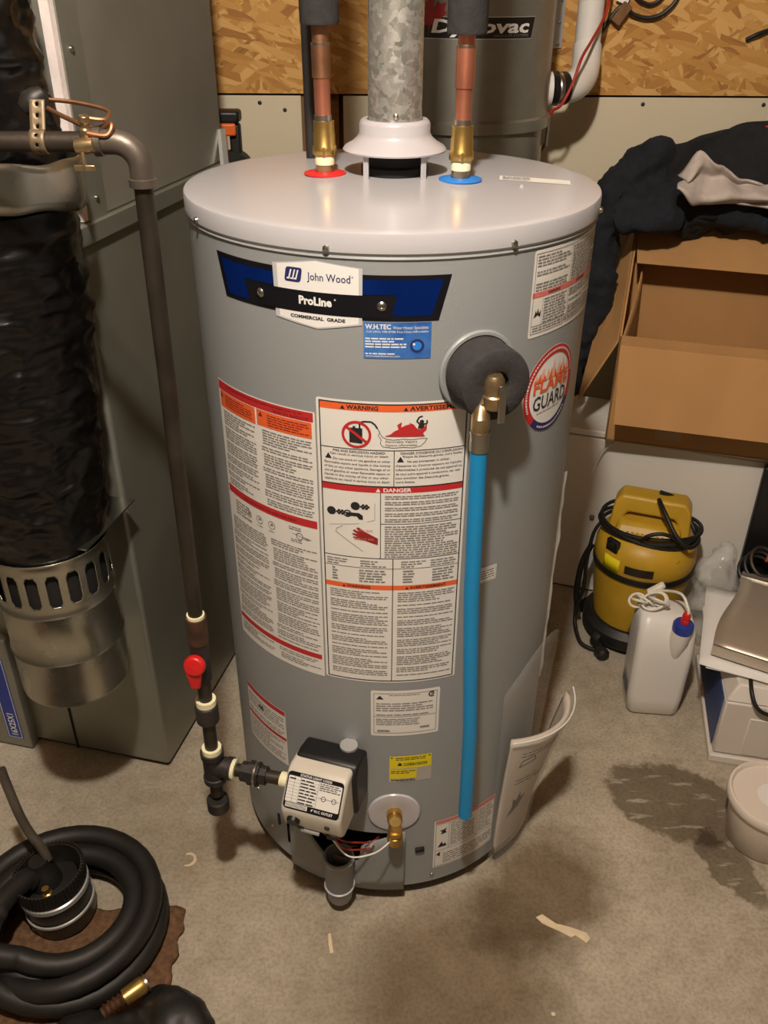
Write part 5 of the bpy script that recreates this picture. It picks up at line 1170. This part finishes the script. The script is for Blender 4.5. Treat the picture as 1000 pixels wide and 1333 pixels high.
# ================================================================== YELLOW VACUUM CLEANER
VC = Vector((0.618, 0.490, 0)); vy = R_(-20)
yv = thing('yellow_vacuum', 'small yellow wet and dry vacuum cleaner with black cord wound round it', 'vacuum cleaner', VC)
ve = Vector((math.cos(vy), math.sin(vy), 0)); vn = Vector((math.sin(vy), -math.cos(vy), 0))
def VP(a, f, z): return VC + ve * a + vn * f + Vector((0, 0, z))
MB().lathe([(0.0, 0.012), (0.112, 0.012), (0.122, 0.022), (0.122, 0.050), (0.108, 0.064), (0.0, 0.064)], VC, seg=40).build('base', M['rubber'], yv)
for a in (35, 145, 215, 325):
    q = VC + Vector((0.118 * math.cos(R_(a)), 0.118 * math.sin(R_(a)), 0.022)); MB().lathe([(0.0, -0.01), (0.020, -0.01), (0.022, 0), (0.020, 0.01), (0.0, 0.01)], q, (math.sin(R_(a)), -math.cos(R_(a)), 0), 20).build('caster', M['rubber'], yv)
MB().lathe([(0.098, 0.060), (0.102, 0.075), (0.113, 0.205), (0.113, 0.214), (0.0, 0.214)], VC, seg=48).build('drum', M['ryellow'], yv)
MB().lathe([(0.112, 0.210), (0.119, 0.213), (0.119, 0.226), (0.112, 0.229)], VC, seg=48).build('rim_band', M['rubber'], yv)
hd = MB().lathe([(0.116, 0.226), (0.118, 0.236), (0.117, 0.262), (0.110, 0.285), (0.094, 0.303), (0.070, 0.314), (0.0, 0.319)], VC, seg=48).build('motor_head', M['ryellow'], yv)
# handle block: an arch with a hand opening, leaning a little
arch = [(-0.094, 0.290), (-0.086, 0.368), (-0.072, 0.386), (0.072, 0.386), (0.086, 0.368), (0.094, 0.290), (0.066, 0.290), (0.060, 0.336), (0.052, 0.346), (-0.052, 0.346), (-0.060, 0.336), (-0.066, 0.290)]
mb = MB(); k_ = len(arch)
fr_ = [VP(a, 0.030 - 0.20 * (z - 0.29), z) for a, z in arch]; bk_ = [VP(a, -0.025 - 0.20 * (z - 0.29), z) for a, z in arch]
quads = [(0, 1, 10, 11), (1, 2, 9, 10), (2, 3, 8, 9), (3, 4, 7, 8), (4, 5, 6, 7)]
mb.add(fr_ + bk_, [q for q in quads] + [tuple(k_ + i for i in q[::-1]) for q in quads] + [(i, (i + 1) % k_, k_ + (i + 1) % k_, k_ + i) for i in range(k_)])
mb.build('handle', M['ryellow'], yv, bevel=0.008, bseg=3)
MB().hexa([VP(-0.084, 0.090, 0.272), VP(0.084, 0.090, 0.272), VP(0.084, -0.03, 0.290), VP(-0.084, -0.03, 0.290)], [VP(-0.068, 0.040, 0.332), VP(0.068, 0.040, 0.332), VP(0.068, -0.03, 0.336), VP(-0.068, -0.03, 0.336)]).build('vent_block', M['ryellow'], yv, bevel=0.008)
for k in range(9):
    a = -0.050 + 0.0125 * k; MB().hexa([VP(a - 0.0026, 0.0915, 0.2715), VP(a + 0.0026, 0.0915, 0.2715), VP(a + 0.0026, 0.084, 0.2715), VP(a - 0.0026, 0.084, 0.2715)], [VP(a * 0.9 - 0.0026, 0.0540, 0.3165), VP(a * 0.9 + 0.0026, 0.0540, 0.3165), VP(a * 0.9 + 0.0026, 0.046, 0.313), VP(a * 0.9 - 0.0026, 0.046, 0.313)]).build('vent_slot', M['rubber'], hd)
def vh(u, v, lift):
    a = u / 0.118; r = 0.1178 + lift; return VC + (ve * math.sin(a) + vn * math.cos(a)) * r + Vector((0, 0, v))
Print().rect(-0.036, 0.2385, 0.030, 0.2600).build('name_plate', M['mag'], hd, vh, 0.0010)
Print().ring(0.024, 0.2440, 0, 0.0022, n=10).build('plate_rivet', M['screw'], hd, vh, 0.0014)
lt = Print().rect(-0.094, 0.2300, -0.050, 0.2660).build('latch', M['yellow'], hd, vh, 0.0030); lt.modifiers.new('thickness', 'SOLIDIFY').thickness = 0.004
sw = MB().box(VP(-0.070, 0.084, 0.290), (0.034, 0.012, 0.030), vy - R_(38)).build('switch_plate', M['rubber'], hd, bevel=0.002)
MB().lathe([(0.007, 0), (0.007, 0.003), (0.0, 0.004)], VP(-0.0735, 0.0890, 0.292), (vn - ve * 0.75), 14).build('switch_knob', M['mag'], sw)
def coil(c, ra, rb, tilt, z0, wob, seed, r, nm, n=40):
    pts = []
    for k in range(n):
        a = 2 * math.pi * k / n; pts.append(c + ve * (ra * math.cos(a)) + vn * (rb * math.sin(a)) + Vector((0, 0, z0 + tilt * math.cos(a) + wob * math.sin(2 * a + seed))))
    MB().tube(pts, r, 8, closed=True).build(nm, M['wire_black'], yv)
for k, (ra, rb, ti, z, wo) in enumerate([(0.112, 0.082, -0.006, 0.322, 0.006), (0.116, 0.086, 0.004, 0.315, 0.005), (0.108, 0.090, -0.002, 0.309, 0.007)]): coil(VC, ra, rb, ti, z, wo, k * 1.7, 0.0046, 'wound_cord')
MB().tube(smooth_path([VP(0.010, 0.02, 0.395), VP(0.030, 0.055, 0.380), VP(0.062, 0.085, 0.345), VP(0.094, 0.085, 0.322), VP(0.112, 0.04, 0.318), VP(0.10, 0.0, 0.32), VP(0.06, -0.03, 0.37), VP(0.010, -0.02, 0.393)]), 0.0050, 10).build('wound_cord', M['wire_black'], yv)
MB().tube(smooth_path([VP(-0.010, 0.088, 0.312), VP(0.0, 0.092, 0.335), VP(0.03, 0.088, 0.346), VP(0.06, 0.08, 0.335), VP(0.09, 0.07, 0.31)]), 0.0046, 10).build('wound_cord', M['wire_black'], yv)
MB().tube(smooth_path([VP(-0.104, 0.02, 0.318), VP(-0.122, 0.03, 0.28), VP(-0.128, 0.035, 0.20), VP(-0.126, 0.04, 0.12), VP(-0.136, 0.05, 0.06), VP(-0.130, 0.07, 0.030), VP(-0.105, 0.115, 0.012), VP(-0.060, 0.130, 0.012)]), 0.0045, 10).build('wound_cord', M['wire_black'], yv)
MB().tube(smooth_path([VP(-0.124, 0.01, 0.235), VP(-0.140, 0.02, 0.18), VP(-0.142, 0.03, 0.10), VP(-0.13, 0.04, 0.05)]), 0.0075, 10).build('wound_cord', M['rubber'], yv)
MB().lathe([(0.012, 0), (0.016, 0.004), (0.016, 0.024), (0.010, 0.030), (0, 0.03)], VP(-0.062, 0.128, 0.016), vn * 0.5 + ve * 0.4, 16).build('plug', M['rubber'], yv, bevel=0.001)

# ================================================================== JUG, CORD, BAG
def loft(secs, seg=8):
    """stack of rounded rectangles: (cx, cy, z, hx, hy, corner, yaw)"""
    mb = MB(); vs = []; n = 4 * (seg + 1)
    for cx, cy, z, hx, hy, r, yw in secs:
        c, s_ = math.cos(R_(yw)), math.sin(R_(yw))
        for sx, sy, a in [(1, -1, -90), (1, 1, 0), (-1, 1, 90), (-1, -1, 180)]:
            for k in range(seg + 1):
                t_ = R_(a + 90 * k / seg); x = sx * (hx - r) + r * math.cos(t_); y = sy * (hy - r) + r * math.sin(t_); vs.append((cx + x * c - y * s_, cy + x * s_ + y * c, z))
    fs = [(i * n + k, i * n + (k + 1) % n, (i + 1) * n + (k + 1) % n, (i + 1) * n + k) for i in range(len(secs) - 1) for k in range(n)]
    fs += [tuple(range(n))[::-1], tuple((len(secs) - 1) * n + k for k in range(n))]
    return mb.add(vs, fs)
jg = thing('white_jug', 'white plastic jug with a blue cap and red spout', 'jug', (0.610, 0.232, 0))
jx, jy, jw = 0.600, 0.232, -6
jb = loft([(jx, jy, 0.0, 0.050, 0.044, 0.016, jw), (jx, jy, 0.006, 0.056, 0.050, 0.018, jw), (jx, jy, 0.05, 0.059, 0.053, 0.018, jw), (jx, jy, 0.18, 0.062, 0.053, 0.018, jw), (jx, jy + 0.004, 0.225, 0.060, 0.048, 0.02, jw), (jx - 0.002, jy + 0.010, 0.252, 0.054, 0.038, 0.02, jw), (jx - 0.004, jy + 0.012, 0.258, 0.044, 0.028, 0.018, jw)]).build('body', M['jug'], jg, smooth=60)
NK = Vector((0.606, 0.192, 0.012))
MB().lathe([(0.002, 0.135), (0.013, 0.165), (0.0205, 0.205), (0.0205, 0.232), (0.0, 0.232)], NK, (0.06, -0.03, 1), 28).build('neck', M['jug'], jg)
ck = NK + Vector((0.014, -0.007, 0.228))
cap = MB().lathe([(0.0205, 0.0), (0.0212, 0.002), (0.0205, 0.020), (0.0185, 0.023), (0.0, 0.023)], ck, (0.06, -0.03, 1), 28).build('cap', M['bluecap'], jg)
for k in range(20):
    a = 2 * math.pi * k / 20; MB().box(ck + Vector((0.0208 * math.cos(a) + 0.0006, 0.0208 * math.sin(a), 0.011)), (0.0012, 0.0016, 0.016), a).build('cap_rib', M['bluecap'], cap)
MB().lathe([(0.0095, 0.022), (0.0090, 0.030), (0.0075, 0.031), (0.0090, 0.040), (0.0075, 0.046), (0.0, 0.046)], ck, (0.06, -0.03, 1), 18).build('spout', M['redplastic'], jg)
def jm(u, v, lift):
    c, s_ = math.cos(R_(jw)), math.sin(R_(jw)); x = -0.0585 - lift; y = u; return Vector((jx + x * c - y * s_, jy + x * s_ + y * c, v))
pj = Print().rect(-0.034, 0.03, 0.034, 0.165).build('side_label', M['jugdark'], jg, jm, 0.0008, step=0)
Print().lines(-0.030, 0.030, 0.160, 0.035, 0.006, 0.45, 161, 0.3, 0.1).build('fine_print', M['ink'], pj, jm, 0.0012, step=0)
wcd = thing('white_appliance_cord', 'tangled white cord and plug heaped on top of the white jug', 'cord', (0.56, 0.26, 0.25))
rg = random.Random(4)
for k in range(6):
    c = Vector((0.545 + 0.018 * (k % 3) + rg.uniform(-0.008, 0.008), 0.262 - 0.006 * k, 0.262 + 0.004 * k)); ra, rb = rg.uniform(0.016, 0.030), rg.uniform(0.010, 0.018); ph = rg.uniform(0, 3); pts = []
    for q in range(20):
        a = 2 * math.pi * q / 20; pts.append(c + Vector((ra * math.cos(a) * math.cos(ph) - rb * math.sin(a) * math.sin(ph) * 0.5, rb * math.sin(a), 0.6 * rb * math.sin(a + ph) + 0.4 * ra * math.cos(a) * math.sin(ph))))
    MB().tube(pts, 0.0028, 8, closed=True).build('loop', M['wire_white'], wcd)
MB().tube(smooth_path([(0.560, 0.262, 0.268), (0.585, 0.268, 0.280), (0.600, 0.25, 0.296), (0.616, 0.215, 0.312), (0.624, 0.188, 0.296), (0.625, 0.184, 0.284)]), 0.0030, 8).build('lead', M['wire_white'], wcd)
MB().box((0.582, 0.275, 0.284), (0.040, 0.014, 0.012), mtx=Matrix.Rotation(R_(-35), 3, 'Y')).build('plug', M['wire_white'], wcd, bevel=0.003)
bg_ = lump('poly_bag', [((0.790, 0.440, 0.15), (0.055, 0.04, 0.13), (0, -8, 0)), ((0.795, 0.43, 0.06), (0.045, 0.045, 0.07), (0, 0, 0)), ((0.80, 0.445, 0.24), (0.03, 0.03, 0.06), (0, -15, 0))], M['bag'], voxel=0.010, amp=0.022, freq=20, fold=0.010, seed=5, smooth_it=4)
tag(bg_, 'crumpled clear plastic bag between the yellow vacuum and the white case', 'bag')

# ================================================================== CASE, PAPER, TRAY, BUCKET
KE = Vector((math.cos(R_(-12)), math.sin(R_(-12)), 0)); KN = Vector((-KE.y, KE.x, 0)); KO = Vector((0.678, 0.048, 0))
def KP(a, d, z): return KO + KE * a + KN * d + Vector((0, 0, z))
def kbox(mb, a0, a1, d0, d1, z0, z1, i=0.0):
    return mb.hexa([KP(a0, d0, z0), KP(a1, d0, z0), KP(a1, d1, z0), KP(a0, d1, z0)], [KP(a0 + i, d0 + i, z1), KP(a1 - i, d0 + i, z1), KP(a1 - i, d1 - i, z1), KP(a0 + i, d1 - i, z1)])
kc = thing('white_case', 'off white plastic case with a blue side panel, under the paper sheets', 'case', KP(0.15, 0.15, 0))
kbox(MB(), 0.0, 0.34, 0.0, 0.33, 0.0, 0.020).build('base', M['case'], kc, bevel=0.003)
kbox(MB(), 0.006, 0.334, 0.006, 0.324, 0.022, 0.165).build('body', M['case'], kc, bevel=0.005)
kbox(MB(), 0.006, 0.334, 0.006, 0.324, 0.165, 0.198, 0.022).build('sloped_top', M['case'], kc, bevel=0.004)
kbox(MB(), 0.0035, 0.0075, 0.025, 0.300, 0.030, 0.160).build('blue_panel', M['casblue'], kc)
kbox(MB(), 0.060, 0.30, 0.0035, 0.0075, 0.030, 0.130).build('front_drawer', M['case'], kc, bevel=0.002)
mb = MB().tube(smooth_path([KP(0.055, 0.075, 0.203), KP(0.050, 0.020, 0.196), KP(0.062, -0.006, 0.172), KP(0.090, -0.008, 0.158), KP(0.14, -0.006, 0.156), KP(0.22, -0.006, 0.165), KP(0.27, 0.015, 0.20)]), 0.0042, 10)
tag(mb.build('drooping_cable', M['wire_black']), 'black cable drooping over the front of the off white case', 'cable')
def sheetq(a, b, c, d, z, dz, seed):
    a, b, c, d = (Vector((*q, z)) for q in (a, b, c, d))
    return MB().grid(lambda i, j: (a.lerp(d, i)).lerp(b.lerp(c, i), j) + Vector((0, 0, dz * noise.noise(Vector((i * 2, j * 2, seed))))), 10, 10)
tag(sheetq((0.642, 0.118), (0.742, 0.392), (0.960, 0.300), (0.870, 0.010), 0.208, 0.006, 1).build('paper_sheet', M['sheet'], solid=0.0012), 'top white paper sheet lying under the steel tray', 'paper')
tag(sheetq((0.655, 0.112), (0.715, 0.330), (0.93, 0.28), (0.85, 0.030), 0.2025, 0.003, 3).build('paper_sheet', M['sheet'], solid=0.0012), 'lower white paper sheet on the off white case, edge just showing', 'paper')
TE = Vector((math.cos(R_(-30)), math.sin(R_(-30)), 0)); TN = Vector((-TE.y, TE.x, 0)); TO = Vector((0.672, 0.142, 0))
def TP(a, d, z): return TO + TE * a + TN * d + Vector((0, 0, z))
ty = thing('steel_tray', 'shallow stainless steel tray lying on white paper', 'tray', TP(0.15, 0.14, 0.213))
MB().grid(lambda i, j: TP(0.34 * i - 0.006 * math.sin(j * math.pi * 2) * (1 - i), 0.285 * j, 0.240 + 0.006 * math.sin(j * math.pi)), 12, 14).build('plate', M['steel'], ty, solid=0.0015)
MB().hexa([TP(0.0, 0.0, 0.214), TP(0.34, 0, 0.214), TP(0.34, 0.002, 0.214), TP(0.0, 0.002, 0.214)], [TP(0, -0.003, 0.241), TP(0.34, -0.003, 0.241), TP(0.34, 0.001, 0.241), TP(0, 0.001, 0.241)]).build('front_lip', M['steel'], ty)
MB().tube([TP(0, -0.002, 0.241), TP(0.34, -0.002, 0.241)], 0.0018, 8).build('rolled_edge', M['screw'], ty)
MB().tube([TP(0, 0.287, 0.241), TP(0.34, 0.287, 0.241)], 0.0018, 8).build('rolled_edge', M['screw'], ty)
MB().hexa([TP(0.0, 0.286, 0.222), TP(0.34, 0.286, 0.222), TP(0.34, 0.320, 0.222), TP(0.0, 0.320, 0.222)], [TP(0, 0.286, 0.240), TP(0.34, 0.286, 0.240), TP(0.34, 0.318, 0.232), TP(0, 0.318, 0.232)]).build('back_lip', M['steel'], ty)
tc = thing('coiled_cable', 'small coil of dark cable with red ends behind the steel tray', 'cable', (0.86, 0.40, 0.22))
for k in range(3):
    pts = [Vector((0.862 + 0.006 * k + (0.040 - 0.006 * k) * math.cos(a), 0.420 + (0.028) * math.sin(a), 0.232 + 0.012 * k + 0.022 * math.sin(a))) for a in [2 * math.pi * q / 24 for q in range(24)]]
    MB().tube(pts, 0.0045, 8, closed=True).build('loop', M['wire_black' if k < 2 else 'iron'], tc)
MB().tube(smooth_path([(0.885, 0.43, 0.25), (0.895, 0.44, 0.275), (0.892, 0.445, 0.305), (0.90, 0.45, 0.335)]), 0.004, 8).build('red_end', M['wire_red'], tc)

bk2 = thing('white_bucket', 'small round white plastic bucket with its lid on', 'bucket', (0.722, -0.142, 0))
bc = Vector((0.722, -0.142, 0))
MB().lathe([(0.0, 0.0), (0.062, 0.0), (0.066, 0.004), (0.075, 0.092), (0.078, 0.094), (0.078, 0.100), (0.0, 0.1)], bc, seg=56).build('body', M['bucket'], bk2)
ld = MB().lathe([(0.0765, 0.099), (0.082, 0.100), (0.0835, 0.103), (0.0835, 0.116), (0.0810, 0.1195), (0.0770, 0.1200), (0.0745, 0.1170), (0.0740, 0.1120), (0.0, 0.1110)], bc, seg=56).build('lid', M['bucket'], bk2)
Print().ring(0, 0, 0.0, 0.030, n=30).build('lid_sticker', M['paper'], ld, lambda u, v, l: Vector((bc.x + u, bc.y + v, 0.1113 + l)), 0.0004, step=0)

# ================================================================== HOSE COIL AND PUMP ON THE FLOOR
tag(MB().grid(lambda i, j: Vector((-0.875 + 0.52 * i + 0.012 * noise.noise(Vector((j * 14, 1, i))), -0.62 + 0.31 * j + 0.010 * noise.noise(Vector((i * 14, 7, j))), 0.006 + 0.003 * noise.noise(Vector((i * 20, j * 14, 3))))), 60, 40).build('carpet_scrap', M['carpet'], solid=0.008),
    'ragged brown carpet scrap lying under the black hose coil', 'carpet')
hsx = thing('hose_coil', 'thick black rubber hose coiled on the floor around a small pump', 'hose', (-0.545, -0.335, 0.012))
HC = Vector((-0.548, -0.335, 0)); pts = []
HC = Vector((-0.550, -0.352, 0))
TURN = [(0.158, 0.034), (0.154, 0.070), (0.120, 0.036), (0.117, 0.072), (0.112, 0.104)]
for k in range(0, 36 * 4 - 3):
    q = k / 36.0; i0 = min(int(q), 3); fq = max(0.0, (q - i0 - 0.72) / 0.28); fq = fq * fq * (3 - 2 * fq)
    r = TURN[i0][0] + (TURN[i0 + 1][0] - TURN[i0][0]) * fq + 0.004 * math.sin(q * 11); z = TURN[i0][1] + (TURN[i0 + 1][1] - TURN[i0][1]) * fq
    a = R_(205 - 10 * k); pts.append(HC + Vector((r * math.cos(a), r * math.sin(a) * 0.94, z)))
last = pts[-1]
pts = pts[:-2] + smooth_path([pts[-2], HC + Vector((-0.075, -0.10, 0.112)), HC + Vector((-0.080, -0.045, 0.128)), Vector((-0.610, -0.335, 0.118)), Vector((-0.600, -0.322, 0.105))], 6)
MB().tube(pts, 0.0178, 16).build('hose', M['hose'], hsx, smooth=180)
MB().lathe([(0.0185, 0), (0.0195, 0.002), (0.0195, 0.012), (0.0185, 0.014)], pts[-14], pts[-12] - pts[-14], 20).build('hose_clamp', M['iron2'], hsx)
pu = thing('drill_pump', 'dark metal can with aluminium bands and a bent copper pipe, inside the hose coil', 'pump', (-0.560, -0.315, 0.014))
PC = Vector((-0.560, -0.322, 0.0)); ax = Vector((-0.10, 0.02, 1)).normalized()
MB().lathe([(0.0, 0.014), (0.052, 0.014), (0.054, 0.020), (0.056, 0.125), (0.0535, 0.125), (0.052, 0.030), (0.0, 0.03)], PC, ax, 48).build('can', M['mag'], pu)
mb = MB()
for k in range(56):
    a = 2 * math.pi * k / 56; x_, y_, _ = frame(ax); q = PC + ax * 0.115 + (x_ * math.cos(a) + y_ * math.sin(a)) * 0.0575
    mb.box(q, (0.003, 0.0035, 0.030), a)
mb.build('ribbed_rim', M['mag'], pu)
for h_, nm in ((0.088, 'wide_band'), (0.050, 'narrow_band')):
    MB().lathe([(0.0560, h_ - (0.006 if h_ > 0.06 else 0.003)), (0.0585, h_ - 0.004 if h_ > 0.06 else h_ - 0.002), (0.0585, h_ + 0.004 if h_ > 0.06 else h_ + 0.002), (0.0560, h_ + (0.006 if h_ > 0.06 else 0.003))], PC, ax, 48).build(nm, M['foil'], pu)
MB().lathe([(0.0, 0.075), (0.052, 0.075), (0.051, 0.079), (0.027, 0.082), (0.024, 0.105), (0.018, 0.112), (0.016, 0.135), (0.0, 0.135)], PC + Vector((-0.018, 0.012, 0)), ax, 28).build('pump_head', M['rubber'], pu)
MB().lathe([(0.0, 0.0), (0.009, 0.0), (0.009, 0.010), (0.0065, 0.012), (0.0065, 0.022), (0.0, 0.023)], PC + Vector((-0.006, -0.028, 0.098)), ax, 6).build('brass_plug', M['brass'], pu)
MB().tube(smooth_path([(-0.577, -0.300, 0.128), (-0.588, -0.294, 0.155), (-0.604, -0.286, 0.180), (-0.618, -0.276, 0.215), (-0.632, -0.262, 0.272), (-0.638, -0.255, 0.298)]), 0.0078, 16).build('copper_pipe', M['elbow'], pu)
bl = lump('black_bag', [((-0.322, -0.540, 0.045), (0.050, 0.070, 0.046), (0, 0, 25)), ((-0.37, -0.575, 0.035), (0.06, 0.06, 0.042), (0, 0, 0)), ((-0.45, -0.565, 0.035), (0.07, 0.05, 0.036), (0, 0, 0))], M['rubber'], voxel=0.007, amp=0.010, freq=20, fold=0.009, seed=9)
tag(bl, 'black bag with a rounded end at the bottom edge of the picture', 'bag')
tn = thing('torch_nozzle', 'brass and copper threaded nozzle lying beside the black hose', 'nozzle', (-0.40, -0.495, 0.04))
na = Vector((-0.432, -0.528, 0.070)); nb = Vector((-0.370, -0.482, 0.080)); nd = (nb - na).normalized()
MB().lathe([(0.0, 0.0), (0.009, 0.0), (0.009, 0.040), (0.0, 0.04)], na, nd, 20).build('shaft', M['rust'], tn)
for k in range(4): MB().lathe([(0.009, 0.004 + 0.008 * k), (0.0122, 0.006 + 0.008 * k), (0.009, 0.009 + 0.008 * k)], na, nd, 20).build('thread_ring', M['copper_old'], tn)
MB().lathe([(0.0, 0.036), (0.0135, 0.036), (0.0145, 0.066), (0.0120, 0.072), (0.0085, 0.072), (0.0080, 0.060), (0.0, 0.06)], na, nd, 24).build('socket', M['brass'], tn)
MB().lathe([(0.0120, 0.071), (0.0150, 0.0715), (0.0150, 0.0745), (0.0120, 0.075)], na, nd, 24).build('lip', M['screw'], tn)

# ================================================================== BITS ON THE FLOOR
def chip(name, lab, pts, h=0.003):
    c = Vector((sum(p[0] for p in pts) / len(pts), sum(p[1] for p in pts) / len(pts), 0))
    mb = MB().prism([(p[0], p[1]) for p in pts], (0, 0, 0.0003), (1, 0, 0), (0, 1, 0), (0, 0, 1), h)
    return tag(mb.build(name, M['chip'], bevel=0.0008), lab, 'debris')
chip('filler_strip', 'long cream strip of dried filler on the concrete in front of the water heater', [(0.262, -0.318), (0.274, -0.312), (0.296, -0.330), (0.318, -0.336), (0.346, -0.347), (0.350, -0.358), (0.342, -0.366), (0.326, -0.352), (0.318, -0.356), (0.300, -0.345), (0.272, -0.330)])
chip('filler_sliver', 'small cream sliver of dried filler below the sight pocket', [(-0.102, -0.352), (-0.097, -0.350), (-0.093, -0.372), (-0.090, -0.386), (-0.096, -0.388), (-0.100, -0.370)])
chip('filler_crumb', 'tiny cream crumb alone on the concrete near the picture bottom', [(0.262, -0.485), (0.268, -0.484), (0.269, -0.490), (0.263, -0.491)])
mb = MB().tube([Vector((-0.372 + 0.013 * math.cos(R_(a)), -0.203 + 0.013 * math.sin(R_(a)), 0.0012)) for a in range(-110, 130, 12)], [0.0012 + 0.0022 * math.sin(R_((a + 110) * 0.75)) for a in range(-110, 130, 12)], 8)
tag(mb.build('filler_ring', M['chip']), 'thin white curved peel on the concrete beside the hose coil', 'debris')
